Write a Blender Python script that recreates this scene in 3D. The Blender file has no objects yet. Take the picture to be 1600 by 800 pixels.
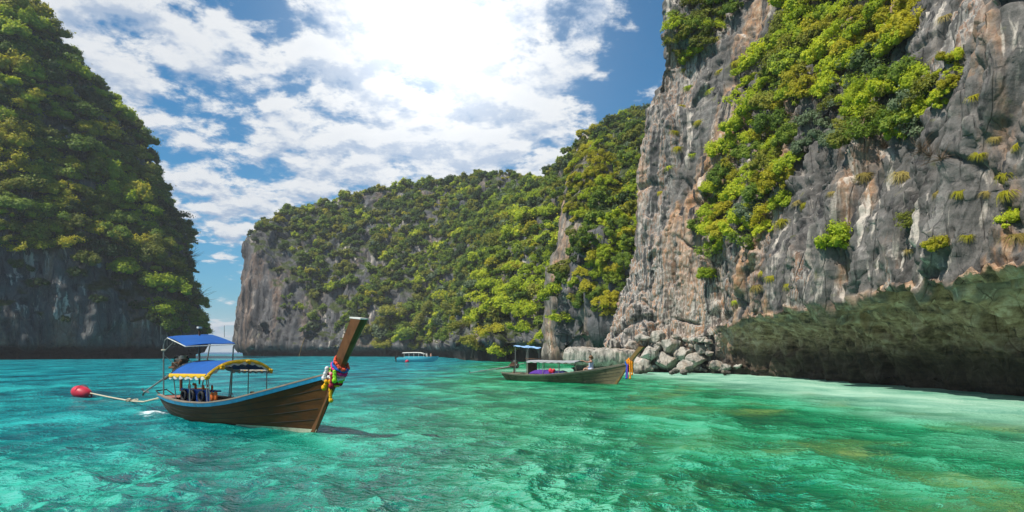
import bpy, bmesh, math, random
import numpy as np
from mathutils import Vector, Matrix
from mathutils.bvhtree import BVHTree

rng = np.random.default_rng(7)
random.seed(7)
scene = bpy.context.scene
C = scene.collection
R = math.radians

# ------------------------------------------------------------------ camera
CAM_H, F, HZ = 2.1, 1043.0, 550.0          # eye height, focal length in px of a 1600 px wide picture, horizon row
cam_d = bpy.data.cameras.new('camera')
cam = bpy.data.objects.new('camera', cam_d); C.objects.link(cam)
cam.location = (0, 0, CAM_H); cam.rotation_euler = (R(90), 0, 0)
cam_d.sensor_width = 36.0; cam_d.lens = 36.0 * F / 1600.0
cam_d.shift_y = (HZ - 400.0) / 1600.0
cam_d.clip_start = 0.1; cam_d.clip_end = 20000
scene.camera = cam
scene.render.engine = 'CYCLES'
scene.cycles.use_denoising = True
scene.cycles.max_bounces = 6
scene.cycles.diffuse_bounces = 3
scene.cycles.glossy_bounces = 2
scene.cycles.transparent_max_bounces = 4
scene.cycles.transmission_bounces = 2
scene.cycles.volume_bounces = 0
scene.cycles.caustics_reflective = False
scene.cycles.caustics_refractive = False
scene.view_settings.view_transform = 'Standard'
scene.view_settings.look = 'None'
scene.view_settings.gamma = 1.0
scene.view_settings.exposure = 0.3

SUN_AZ, SUN_EL = -116.0, 57.0                # degrees, azimuth from +Y towards +X
sv = Vector((math.sin(R(SUN_AZ)) * math.cos(R(SUN_EL)), math.cos(R(SUN_AZ)) * math.cos(R(SUN_EL)), math.sin(R(SUN_EL))))

# ------------------------------------------------------------------ node helper
class NT:
    def __init__(s, tree):
        s.t = tree; s.n = tree.nodes; s.l = tree.links
    def new(s, typ, **kw):
        n = s.n.new(typ)
        for k, v in kw.items(): setattr(n, k, v)
        return n
    def put(s, sock, v):
        if isinstance(v, bpy.types.NodeSocket): s.l.new(v, sock)
        elif v is not None:
            if hasattr(sock.default_value, '__len__') and not hasattr(v, '__len__'): v = (v,) * len(sock.default_value)
            if hasattr(sock.default_value, '__len__') and len(v) == 3 and len(sock.default_value) == 4: v = tuple(v) + (1,)
            sock.default_value = v
    def math(s, op, a, b=None, c=None, clamp=False):
        n = s.new('ShaderNodeMath', operation=op, use_clamp=clamp)
        s.put(n.inputs[0], a)
        if b is not None: s.put(n.inputs[1], b)
        if c is not None: s.put(n.inputs[2], c)
        return n.outputs[0]
    def vmath(s, op, a, b=None, scale=None):
        n = s.new('ShaderNodeVectorMath', operation=op)
        s.put(n.inputs[0], a)
        if b is not None: s.put(n.inputs[1], b)
        if scale is not None: s.put(n.inputs['Scale'], scale)
        return n.outputs['Value'] if op in ('DOT_PRODUCT', 'LENGTH', 'DISTANCE') else n.outputs[0]
    def noise(s, vec, scale=1, detail=4, rough=.5, dist=0, out=0, typ='FBM'):
        n = s.new('ShaderNodeTexNoise', noise_type=typ)
        s.put(n.inputs['Vector'], vec); s.put(n.inputs['Scale'], scale); s.put(n.inputs['Detail'], detail)
        s.put(n.inputs['Roughness'], rough); s.put(n.inputs['Distortion'], dist)
        return n.outputs[out]
    def voronoi(s, vec, scale=1, feature='F1', rnd=1):
        n = s.new('ShaderNodeTexVoronoi', feature=feature)
        s.put(n.inputs['Vector'], vec); s.put(n.inputs['Scale'], scale); s.put(n.inputs['Randomness'], rnd)
        return n
    def ramp(s, fac, stops, interp='LINEAR'):
        n = s.new('ShaderNodeValToRGB'); e = n.color_ramp.elements; n.color_ramp.interpolation = interp
        while len(e) < len(stops): e.new(0.5)
        for i, (p, c) in enumerate(stops):
            e[i].position = p
            if not hasattr(c, '__len__'): c = (c, c, c)
            e[i].color = tuple(c) + ((1,) if len(c) == 3 else ())
        s.put(n.inputs[0], fac); return n.outputs[0]
    def step(s, x, a, b):
        n = s.new('ShaderNodeMapRange', interpolation_type='SMOOTHSTEP')
        s.put(n.inputs[0], x); s.put(n.inputs[1], a); s.put(n.inputs[2], b)
        n.inputs[3].default_value = 0; n.inputs[4].default_value = 1
        return n.outputs[0]
    def mix(s, fac, a, b, blend='MIX'):
        n = s.new('ShaderNodeMix', data_type='RGBA', blend_type=blend)
        s.put(n.inputs[0], fac); s.put(n.inputs[6], a); s.put(n.inputs[7], b)
        return n.outputs[2]
    def scaled(s, vec, sc):
        return s.vmath('MULTIPLY', vec, sc)
    def xyz(s, vec):
        n = s.new('ShaderNodeSeparateXYZ'); s.put(n.inputs[0], vec); return n.outputs
    def comb(s, x, y, z):
        n = s.new('ShaderNodeCombineXYZ'); s.put(n.inputs[0], x); s.put(n.inputs[1], y); s.put(n.inputs[2], z); return n.outputs[0]
    def pos(s): return s.new('ShaderNodeNewGeometry').outputs['Position']
    def obj(s): return s.new('ShaderNodeTexCoord').outputs['Object']
    def attr(s, name, out='Fac'): return s.new('ShaderNodeAttribute', attribute_name=name).outputs[out]
    def bump(s, h, strength=.5, dist=.1, normal=None):
        n = s.new('ShaderNodeBump'); s.put(n.inputs['Height'], h); n.inputs['Strength'].default_value = strength
        n.inputs['Distance'].default_value = dist
        if normal is not None: s.put(n.inputs['Normal'], normal)
        return n.outputs[0]

# ------------------------------------------------------------------ sky
world = bpy.data.worlds.new('World'); scene.world = world; world.use_nodes = True
w = NT(world.node_tree); w.n.clear()
sky = w.new('ShaderNodeTexSky', sky_type='NISHITA')
sky.sun_disc = False; sky.sun_elevation = R(SUN_EL); sky.sun_rotation = R(SUN_AZ % 360)
sky.air_density = 1.0; sky.dust_density = 0.6; sky.ozone_density = 3.0
d = w.vmath('NORMALIZE', w.new('ShaderNodeTexCoord').outputs['Generated'])
dx, dy, dz = w.xyz(d)
zz = w.math('ADD', w.math('MAXIMUM', dz, 0.0), 0.24)
cx, cy = w.math('DIVIDE', dx, zz), w.math('DIVIDE', dy, zz)
cv = w.comb(cx, w.math('MULTIPLY', cy, 1.0), 0.0)
big = w.noise(w.vmath('ADD', cv, (3.7, 1.3, 0)), .8, 3, .5)
puff = w.noise(w.vmath('ADD', cv, (7.9, 4.45, 2.0)), 5.6, 9, .62, .1)
puff2 = w.noise(w.vmath('ADD', cv, (7.915, 4.40, 2.0)), 5.6, 7, .60, .1)
cover = w.math('ADD', w.math('MULTIPLY', puff, .70), w.math('MULTIPLY', big, .30))
# broad places where the deck is thicker or broken: directions seen between the cliffs
GL = Vector(((680 - 800) / F, 1.0, (HZ - 40) / F)).normalized()
gd = w.math('MAXIMUM', w.vmath('DOT_PRODUCT', d, tuple(GL)), 0.0)
thick = w.math('MULTIPLY', w.math('POWER', gd, 22.0), .075)
right_clear = w.math('MULTIPLY', w.step(w.math('DIVIDE', dx, w.math('MAXIMUM', dy, .2)), .05, .22), .17)
low_clear = w.math('MULTIPLY', w.math('SUBTRACT', 1.0, w.step(dz, .06, .22)), .05)
cover = w.math('SUBTRACT', w.math('SUBTRACT', w.math('ADD', cover, thick), right_clear), low_clear)
mask = w.step(cover, .450, .535)
shade = w.step(w.math('SUBTRACT', puff, puff2), -.10, .07)
dens = w.step(cover, .46, .72)
ccol = w.mix(shade, (3.1, 4.0, 5.4, 1), (6.9, 7.1, 7.3, 1))
ccol = w.mix(w.math('MULTIPLY', dens, .35), ccol, (4.6, 5.2, 6.1, 1))
glow = w.math('ADD', w.math('MULTIPLY', w.math('POWER', gd, 60.0), 2.6), w.math('MULTIPLY', w.math('POWER', gd, 300.0), 7.0))
skyc = w.mix(1.0, sky.outputs[0], (.20, .74, .95, 1), 'MULTIPLY')
skyc = w.mix(w.math('MULTIPLY', w.math('SUBTRACT', 1.0, w.step(dz, -.02, .09)), .55), skyc, (5.6, 6.6, 7.9, 1))
tot = w.mix(mask, skyc, ccol)
tot = w.mix(1.0, tot, w.mix(glow, (0, 0, 0, 1), (1, .99, .96, 1)) if False else w.comb(glow, w.math('MULTIPLY', glow, .99), w.math('MULTIPLY', glow, .95)), 'ADD')
bg = w.new('ShaderNodeBackground'); w.put(bg.inputs[0], tot); bg.inputs[1].default_value = 0.10
wo = w.new('ShaderNodeOutputWorld'); w.l.new(bg.outputs[0], wo.inputs[0])

# ------------------------------------------------------------------ sun
sl = bpy.data.lights.new('sun', 'SUN'); sl.energy = 4.6; sl.angle = R(0.5); sl.color = (1.0, .95, .86)
sun = bpy.data.objects.new('sun', sl); C.objects.link(sun)
sun.rotation_euler = (-sv).to_track_quat('-Z', 'Y').to_euler()

# ------------------------------------------------------------------ numpy noise
_p = np.random.default_rng(11).permutation(256).astype(np.int64); _p = np.concatenate([_p, _p, _p])
_g = np.random.default_rng(12).normal(size=(256, 3)); _g /= np.linalg.norm(_g, axis=1)[:, None]
def perlin(p):
    i = np.floor(p).astype(np.int64); f = p - i; u = f * f * f * (f * (f * 6 - 15) + 10); i &= 255
    out = 0
    for a in (0, 1):
        wa = u[:, 0] if a else 1 - u[:, 0]
        for b in (0, 1):
            wb = u[:, 1] if b else 1 - u[:, 1]
            for c in (0, 1):
                wc = u[:, 2] if c else 1 - u[:, 2]
                h = _p[_p[_p[(i[:, 0] + a) & 255] + ((i[:, 1] + b) & 255)] + ((i[:, 2] + c) & 255)]
                gr = _g[h]
                out = out + wa * wb * wc * (gr[:, 0] * (f[:, 0] - a) + gr[:, 1] * (f[:, 1] - b) + gr[:, 2] * (f[:, 2] - c))
    return out * 1.6
def fbm(p, octs=4, lac=2.03, gain=.5):
    a, s, o = 1.0, 0.0, 0
    for k in range(octs):
        o = o + a * perlin(p + k * 17.3); p = p * lac; a *= gain
    return o
def ridged(p, octs=4, lac=2.1, gain=.5):
    a, o = 1.0, 0
    for k in range(octs):
        o = o + a * (1 - np.abs(perlin(p + k * 9.1)) * 2); p = p * lac; a *= gain
    return o
def worley(p, seed=0):
    i = np.floor(p).astype(np.int64); f1 = np.full(len(p), 9.0); f2 = np.full(len(p), 9.0); cid = np.zeros(len(p))
    jit = np.random.default_rng(90 + seed).random((256, 4))
    for a in (-1, 0, 1):
        for b in (-1, 0, 1):
            for c in (-1, 0, 1):
                n = i + np.array([a, b, c]); m = n & 255
                h = _p[_p[_p[m[:, 0]] + m[:, 1]] + m[:, 2]]
                q = n + jit[h, :3]; dd = np.sqrt(((p - q) ** 2).sum(1))
                cl = dd < f1
                f2 = np.where(cl, f1, np.minimum(f2, dd)); cid = np.where(cl, jit[h, 3], cid); f1 = np.where(cl, dd, f1)
    return f1, f2, cid
def facets(p, seed=0, tilt=1.0):
    # piecewise planar relief: every cell has its own height and its own tilted plane; also the distance to the cell border
    i = np.floor(p).astype(np.int64); f1 = np.full(len(p), 9.0); f2 = np.full(len(p), 9.0); val = np.zeros(len(p))
    g = np.random.default_rng(190 + seed); jit = g.random((256, 4)); gr = g.normal(size=(256, 3)); gr /= np.linalg.norm(gr, axis=1)[:, None]
    for a in (-1, 0, 1):
        for b in (-1, 0, 1):
            for c in (-1, 0, 1):
                n = i + np.array([a, b, c]); m = n & 255
                h = _p[_p[_p[m[:, 0]] + m[:, 1]] + m[:, 2]]
                r = p - n - jit[h, :3]; dd = np.sqrt((r ** 2).sum(1)); cl = dd < f1
                vv = jit[h, 3] - .5 + tilt * (r * gr[h]).sum(1)
                f2 = np.where(cl, f1, np.minimum(f2, dd)); val = np.where(cl, vv, val); f1 = np.where(cl, dd, f1)
    return val, f2 - f1
def sstep(x, a, b):
    t = np.clip((x - a) / (b - a), 0, 1); return t * t * (3 - 2 * t)

# ------------------------------------------------------------------ mesh helpers
def mesh_np(name, verts, quads=None, tris=None, smooth=True):
    me = bpy.data.meshes.new(name); verts = np.asarray(verts, np.float32)
    me.vertices.add(len(verts)); me.vertices.foreach_set('co', verts.ravel())
    idx, st, n0 = [], [], 0
    for arr, k in ((quads, 4), (tris, 3)):
        if arr is None or len(arr) == 0: continue
        arr = np.asarray(arr, np.int32); idx.append(arr.ravel()); st.append(n0 + np.arange(len(arr), dtype=np.int32) * k); n0 += arr.size
    idx = np.concatenate(idx); st = np.concatenate(st)
    me.loops.add(len(idx)); me.loops.foreach_set('vertex_index', idx)
    me.polygons.add(len(st)); me.polygons.foreach_set('loop_start', st)
    me.update(calc_edges=True)
    if smooth: me.polygons.foreach_set('use_smooth', np.ones(len(st), bool))
    return me
def grid_quads(nu, nv, wrap=False):
    i = np.arange(nu if wrap else nu - 1)[:, None]; j = np.arange(nv - 1)[None]
    a = i * nv + j; b = ((i + 1) % nu) * nv + j
    return np.stack([a, b, b + 1, a + 1], -1).reshape(-1, 4)
def link(name, me, mat=None, parent=None):
    o = bpy.data.objects.new(name, me); C.objects.link(o)
    if mat is not None and me is not None and not me.materials: me.materials.append(mat)
    if parent is not None: o.parent = parent
    return o
def tag(o, label=None, cat=None, group=None, kind=None):
    if label: o['label'] = label
    if cat: o['category'] = cat
    if group: o['group'] = group
    if kind: o['kind'] = kind
    return o
def empty(name, loc=(0, 0, 0), rz=0, scale=1.0):
    o = bpy.data.objects.new(name, None); C.objects.link(o); o.empty_display_size = .2
    o.location = loc; o.rotation_euler = (0, 0, rz); o.scale = (scale,) * 3
    return o
def fattr(me, name, vals):
    a = me.attributes.new(name, 'FLOAT', 'POINT'); a.data.foreach_set('value', np.asarray(vals, np.float32))
def ray(px, py):
    return np.array([(px - 800) / F, 1.0, (HZ - py) / F])
def at(px, Y, py=None, z=None):
    return np.array([(px - 800) / F * Y, Y, z if z is not None else CAM_H + (HZ - py) / F * Y])
def normals_grid(P):
    du = np.gradient(P, axis=0); dv = np.gradient(P, axis=1)
    n = np.cross(du, dv); n /= np.linalg.norm(n, axis=2)[..., None] + 1e-9
    return n
def smooth1(a, k):
    ker = np.hanning(k + 2)[1:-1]; ker /= ker.sum()
    pad = np.pad(a, [(k // 2, k // 2)] + [(0, 0)] * (a.ndim - 1), mode='edge')
    out = np.apply_along_axis(lambda v: np.convolve(v, ker, 'valid'), 0, pad)
    return out[:len(a)]
def resample(pts, n):
    pts = np.asarray(pts, float); s = np.concatenate([[0], np.cumsum(np.linalg.norm(np.diff(pts[:, :2], axis=0), axis=1))])
    t = np.linspace(0, s[-1], n)
    return np.stack([np.interp(t, s, pts[:, k]) for k in range(pts.shape[1])], 1)

class MB:                                  # collects simple solids into one mesh
    def __init__(s): s.v = []; s.f = []
    def add(s, v, f):
        b = len(s.v); s.v += [tuple(map(float, q)) for q in v]; s.f += [tuple(i + b for i in q) for q in f]; return s
    def box(s, c, size, rot=None, taper=1.0):
        hx, hy, hz = [q / 2 for q in size]
        v = [Vector((x * (taper if z > 0 else 1), y * (taper if z > 0 else 1), z)) for z in (-hz, hz) for (x, y) in ((-hx, -hy), (hx, -hy), (hx, hy), (-hx, hy))]
        if rot is not None: v = [rot @ q for q in v]
        v = [q + Vector(c) for q in v]
        return s.add(v, [(3, 2, 1, 0), (4, 5, 6, 7), (0, 1, 5, 4), (1, 2, 6, 5), (2, 3, 7, 6), (3, 0, 4, 7)])
    def tube(s, pts, r, n=8, cap=True, squash=None):
        pts = [Vector(p) for p in pts]; m = len(pts)
        rr = r if hasattr(r, '__len__') else [r] * m
        rings = []; up = Vector((0, 0, 1))
        for i, p in enumerate(pts):
            t = (pts[min(i + 1, m - 1)] - pts[max(i - 1, 0)])
            t = t.normalized() if t.length > 1e-9 else Vector((0, 0, 1))
            u = up if abs(t.dot(up)) < .95 else Vector((1, 0, 0))
            a = t.cross(u).normalized(); b = a.cross(t).normalized()
            sq = squash or (1, 1)
            rings.append([p + (a * math.cos(q) * sq[0] + b * math.sin(q) * sq[1]) * rr[i] for q in [2 * math.pi * k / n for k in range(n)]])
        v = [q for ring in rings for q in ring]; f = []
        for i in range(m - 1):
            for k in range(n):
                f.append((i * n + k, i * n + (k + 1) % n, (i + 1) * n + (k + 1) % n, (i + 1) * n + k))
        if cap: f += [tuple(range(n))[::-1], tuple((m - 1) * n + k for k in range(n))]
        return s.add(v, f)
    def ball(s, c, r, n=10, m=6, sq=(1, 1, 1)):
        v = [(c[0], c[1], c[2] - r * sq[2])]; f = []
        for i in range(1, m):
            t = -math.pi / 2 + math.pi * i / m
            for k in range(n):
                a = 2 * math.pi * k / n
                v.append((c[0] + r * sq[0] * math.cos(t) * math.cos(a), c[1] + r * sq[1] * math.cos(t) * math.sin(a), c[2] + r * sq[2] * math.sin(t)))
        v.append((c[0], c[1], c[2] + r * sq[2])); L = len(v) - 1
        for k in range(n):
            f.append((0, 1 + (k + 1) % n, 1 + k)); f.append((L, L - n + k, L - n + (k + 1) % n))
        for i in range(m - 2):
            for k in range(n):
                f.append((1 + i * n + k, 1 + i * n + (k + 1) % n, 1 + (i + 1) * n + (k + 1) % n, 1 + (i + 1) * n + k))
        return s.add(v, f)
    def sheet(s, P, thick=None):           # P[u][v] grid of points, optional thickness downwards
        nu, nv = len(P), len(P[0]); v = [q for row in P for q in row]
        f = [(i * nv + j, (i + 1) * nv + j, (i + 1) * nv + j + 1, i * nv + j + 1) for i in range(nu - 1) for j in range(nv - 1)]
        if thick:
            k = len(v); v = v + [(q[0], q[1], q[2] - thick) for q in v]
            f += [tuple(i + k for i in q[::-1]) for q in f]
            edge = [i * nv for i in range(nu)] + [(nu - 1) * nv + j for j in range(1, nv)] + [i * nv + nv - 1 for i in range(nu - 2, -1, -1)] + [j for j in range(nv - 2, 0, -1)]
            for a, b in zip(edge, edge[1:] + edge[:1]): f.append((a, a + k, b + k, b))
        return s.add(v, f)
    def torus(s, c, R_, r, ax=(0, 0, 1), n=18, m=8, a0=0, a1=2 * math.pi, wob=0):
        q = Vector((0, 0, 1)).rotation_difference(Vector(ax)); full = abs(a1 - a0 - 2 * math.pi) < 1e-6
        pts = []
        for i in range(n + (0 if full else 1)):
            a = a0 + (a1 - a0) * i / n; pts.append(a)
        v = []; f = []
        for i, a in enumerate(pts):
            rr = r * (1 + wob * math.sin(i * 2.7))
            for k in range(m):
                b = 2 * math.pi * k / m
                v.append(Vector(c) + q @ Vector(((R_ + rr * math.cos(b)) * math.cos(a), (R_ + rr * math.cos(b)) * math.sin(a), rr * math.sin(b))))
        L = len(pts)
        for i in range(L if full else L - 1):
            for k in range(m): f.append((i * m + k, ((i + 1) % L) * m + k, ((i + 1) % L) * m + (k + 1) % m, i * m + (k + 1) % m))
        return s.add(v, f)
    def build(s, name, mat, parent=None, smooth=True, bevel=0):
        me = bpy.data.meshes.new(name); me.from_pydata(s.v, [], s.f); me.update()
        bm = bmesh.new(); bm.from_mesh(me); bmesh.ops.recalc_face_normals(bm, faces=bm.faces); bm.to_mesh(me); bm.free()
        if smooth: me.polygons.foreach_set('use_smooth', np.ones(len(me.polygons), bool))
        me.materials.append(mat)
        o = link(name, me, None, parent)
        if smooth: 
            try: me.set_sharp_from_angle(angle=R(38))
            except Exception: pass
        if bevel:
            b = o.modifiers.new('bevel', 'BEVEL'); b.width = bevel; b.segments = 2; b.limit_method = 'ANGLE'
        return o

# ------------------------------------------------------------------ materials
def new_mat(name):
    m = bpy.data.materials.new(name); m.use_nodes = True; t = NT(m.node_tree); t.n.clear()
    out = t.new('ShaderNodeOutputMaterial'); return m, t, out
def paint(name, col, rough=.5, var=.25, scale=6.0, bump=.15, metal=0.0, dirt=None, grain=None, spec=.22):
    m, t, out = new_mat(name); p = t.new('ShaderNodeBsdfPrincipled'); v = t.obj()
    vv = t.scaled(v, grain) if grain else v
    n = t.noise(vv, scale, 6, .6); n2 = t.noise(vv, scale * 5, 3, .6)
    f = t.math('ADD', t.math('MULTIPLY', n, .7), t.math('MULTIPLY', n2, .3))
    lo = tuple(c * (1 - var) for c in col); hi = tuple(min(1, c * (1 + var)) for c in col)
    c = t.ramp(f, [(.3, lo), (.7, hi)])
    if dirt:
        c = t.mix(t.math('MULTIPLY', t.step(t.noise(v, scale * .6, 7, .65), .5, .68), .8), c, dirt)
    t.put(p.inputs['Base Color'], c); p.inputs['Roughness'].default_value = rough; p.inputs['Metallic'].default_value = metal
    p.inputs['Specular IOR Level'].default_value = spec
    if bump: t.put(p.inputs['Normal'], t.bump(f, bump, .03))
    t.l.new(p.outputs[0], out.inputs[0]); return m

def rock_mat(name, sc=1.0, tones=None, orange=.5, cave=False, far=False, cover=True, bumpd=.12, tide_shade=(.6, 2.8)):
    m, t, out = new_mat(name); p = t.new('ShaderNodeBsdfPrincipled'); g = t.new('ShaderNodeNewGeometry'); v = g.outputs['Position']
    dark, mid, pale = tones or ((.034, .031, .029), (.118, .110, .102), (.37, .345, .315))
    warp = t.vmath('ADD', v, t.vmath('SCALE', t.vmath('SUBTRACT', t.noise(v, .25 * sc, 3, .5, out=1), (.5, .5, .5)), scale=1.3 / sc))
    n1 = t.noise(warp, .16 * sc, 8, .62)
    n2 = t.noise(v, 1.7 * sc, 8, .68)
    st = t.noise(t.scaled(warp, (1.0, 1.0, .075)), .75 * sc, 7, .62)
    st2 = t.noise(t.scaled(t.vmath('ADD', warp, (31, 7, 3)), (1.0, 1.0, .05)), 1.1 * sc, 6, .6)
    f = t.math('ADD', t.math('ADD', t.math('MULTIPLY', n1, .36), t.math('MULTIPLY', st, .38)), t.math('MULTIPLY', n2, .26))
    c = t.ramp(f, [(.38, dark), (.47, mid), (.55, tuple(q * 1.3 for q in mid)), (.66, pale)])
    # iron-stained and cream patches, elongated down the face
    o1 = t.noise(t.scaled(t.vmath('ADD', warp, (11, 23, 5)), (1, 1, .28)), .17 * sc, 6, .6)
    om = t.math('MULTIPLY', t.math('MULTIPLY', t.step(o1, .49, .60), t.step(st2, .38, .55)), orange)
    oc = t.ramp(n2, [(.3, (.28, .12, .055)), (.5, (.42, .24, .13)), (.7, (.56, .44, .33))])
    c = t.mix(om, c, oc)
    # pale flowstone streaks and black seepage stains
    wm = t.math('MULTIPLY', t.step(st2, .56, .64), t.step(t.noise(v, .10 * sc, 3, .5), .42, .56))
    c = t.mix(t.math('MULTIPLY', wm, .8), c, (.62, .54, .46, 1))
    bm_ = t.math('MULTIPLY', t.step(t.math('SUBTRACT', 1.0, st2), .535, .62), t.step(n1, .38, .56))
    c = t.mix(t.math('MULTIPLY', bm_, .9), c, (.024, .024, .027, 1))
    vc = t.voronoi(t.scaled(v, (1, 1, .16)), .8 * sc, 'DISTANCE_TO_EDGE').outputs['Distance']
    ck = t.math('SUBTRACT', 1.0, t.step(vc, .0, .035))
    c = t.mix(t.math('MULTIPLY', t.math('MULTIPLY', ck, t.step(n2, .42, .58)), .45), c, (.018, .018, .02, 1))
    if not far:
        spk = t.noise(v, 9 * sc, 4, .7)
        c = t.mix(t.math('MULTIPLY', t.step(spk, .50, .72), .4), c, (.025, .025, .024, 1))
        c = t.mix(t.math('MULTIPLY', t.step(t.noise(t.vmath('ADD', v, (3, 9, 27)), .9 * sc, 6, .65), .60, .72), .5), c, (.13, .135, .045, 1))
    if cover:
        nz = t.xyz(g.outputs['Normal'])[2]
        gm = t.step(t.math('ADD', nz, t.math('MULTIPLY', t.math('SUBTRACT', n1, .5), 1.2)), .42, .72)
        gc = t.ramp(n2, [(.3, (.02, .028, .008)), (.6, (.055, .075, .015)), (.75, (.10, .085, .04))])
        c = t.mix(gm, c, gc)
    if cave:
        fs = t.attr('flow'); fv = t.noise(t.scaled(t.vmath('ADD', warp, (5, 41, 9)), (1, 1, .035)), 1.5, 6, .65)
        fc = t.ramp(fv, [(.38, (.025, .025, .028)), (.44, (.085, .082, .08)), (.475, (.20, .185, .17)), (.505, (.58, .53, .47)), (.53, (.17, .15, .135)), (.57, (.46, .215, .10)), (.60, (.64, .58, .51)), (.64, (.07, .066, .064))])
        c = t.mix(t.math('MULTIPLY', fs, .85), c, fc)
        a = t.attr('bounce_tint')
        an = t.math('ADD', t.math('MULTIPLY', t.noise(t.scaled(v, (.45, .8, 2.6)), .7, 8, .66, .9), .6), t.math('MULTIPLY', t.noise(v, 2.8, 7, .72), .4))
        ac = t.ramp(an, [(.38, (.035, .022, .015)), (.45, (.22, .13, .075)), (.53, (.46, .29, .175)), (.62, (.68, .49, .35))])  # cave rock painted paler and redder to balance green light off the water
        c = t.mix(a, c, ac)
    # wet, algal black tidal band, raised to paint shade in cave and sea notches
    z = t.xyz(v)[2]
    if cave: z = t.math('SUBTRACT', z, t.math('MULTIPLY', t.attr('bounce_tint'), .9))
    tb = t.math('SUBTRACT', 1.0, t.step(t.math('ADD', z, t.math('MULTIPLY', t.math('SUBTRACT', n2, .5), 2.0 if tide_shade[1] > 2 else .8)), *tide_shade))
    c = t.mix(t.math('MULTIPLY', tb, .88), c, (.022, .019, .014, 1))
    t.put(p.inputs['Base Color'], c); p.inputs['Roughness'].default_value = .9; p.inputs['Specular IOR Level'].default_value = .25
    h = t.math('ADD', t.math('MULTIPLY', n2, .6), t.math('MULTIPLY', t.noise(t.scaled(v, (1, 1, .45)), 5 * sc, 6, .7), .4))
    h = t.math('ADD', h, t.math('MULTIPLY', st, .9)); h = t.math('SUBTRACT', h, t.math('MULTIPLY', ck, .35))
    h = t.math('ADD', h, t.math('MULTIPLY', t.noise(t.scaled(v, (1, 1, .22)), 2.6 * sc, 6, .66), .7))
    t.put(p.inputs['Normal'], t.bump(h, .9, bumpd / sc))
    t.l.new(p.outputs[0], out.inputs[0]); return m

def leaf_mat(name, lo, mid, hi, trans=.35):
    m, t, out = new_mat(name)
    info = t.new('ShaderNodeObjectInfo'); a = t.attr('leaf')
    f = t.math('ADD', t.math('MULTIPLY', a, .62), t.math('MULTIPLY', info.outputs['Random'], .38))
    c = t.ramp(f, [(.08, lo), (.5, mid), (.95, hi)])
    df = t.new('ShaderNodeBsdfPrincipled'); t.put(df.inputs['Base Color'], c); df.inputs['Roughness'].default_value = .6; df.inputs['Specular IOR Level'].default_value = .22
    tr = t.new('ShaderNodeBsdfTranslucent'); t.put(tr.inputs[0], t.mix(1.0, c, (1.15, 1.1, .55, 1), 'MULTIPLY'))
    mx = t.new('ShaderNodeMixShader'); mx.inputs[0].default_value = trans
    t.l.new(df.outputs[0], mx.inputs[1]); t.l.new(tr.outputs[0], mx.inputs[2]); t.l.new(mx.outputs[0], out.inputs[0]); return m

M = {}
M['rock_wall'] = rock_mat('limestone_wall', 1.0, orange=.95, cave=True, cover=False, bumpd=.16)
M['rock_left'] = rock_mat('limestone_left', .42, ((.022, .024, .027), (.09, .09, .088), (.26, .24, .21)), orange=.35, far=True, bumpd=.3, tide_shade=(2.6, 4.8))  # dark foot band raised here and on the headland to paint notch shade
M['rock_head'] = rock_mat('limestone_headland', .4, ((.035, .036, .04), (.105, .105, .108), (.24, .235, .225)), orange=.30, far=True, bumpd=.25, tide_shade=(1.8, 4.0))
M['rock_pin'] = rock_mat('limestone_pinnacle', .6, ((.06, .056, .05), (.17, .15, .13), (.36, .32, .27)), orange=.8, far=True, bumpd=.2)
M['boulder'] = rock_mat('boulder_stone', 2.2, ((.13, .12, .105), (.36, .33, .285), (.58, .54, .48)), orange=.35, cover=False, bumpd=.25, tide_shade=(.15, .75))
M['leaf_mid'] = leaf_mat('leaf_mid', (0.0568, 0.1105, 0.0132), (0.1491, 0.234, 0.0242), (0.3408, 0.403, 0.0495))
M['leaf_bright'] = leaf_mat('leaf_bright', (0.1704, 0.26, 0.0154), (0.3976, 0.494, 0.0242), (0.7384, 0.728, 0.055), .45)
M['leaf_yellow'] = leaf_mat('leaf_yellow', (0.1846, 0.182, 0.0132), (0.426, 0.403, 0.022), (0.6532, 0.572, 0.044), .42)
M['leaf_dark'] = leaf_mat('leaf_dark', (0.024, 0.0512, 0.0128), (0.0512, 0.096, 0.0208), (0.112, 0.16, 0.04), .25)
M['leaf_grey'] = leaf_mat('leaf_grey', (0.0525, 0.0875, 0.0438), (0.1225, 0.175, 0.0875), (0.245, 0.2975, 0.1575), .25)
M['leaf_olive'] = leaf_mat('leaf_olive', (0.0781, 0.104, 0.0132), (0.213, 0.234, 0.0275), (0.3976, 0.377, 0.044), .35)
M['twig'] = paint('dry_twig', (.16, .11, .075), .9, .4, 8, .2)
M['bark'] = paint('bark', (.13, .105, .08), .9, .35, 5, .4, grain=(1, 1, .3))
M['straw'] = leaf_mat('straw_grass', (.16, .13, .03), (.34, .27, .07), (.50, .40, .15), .3)

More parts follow.
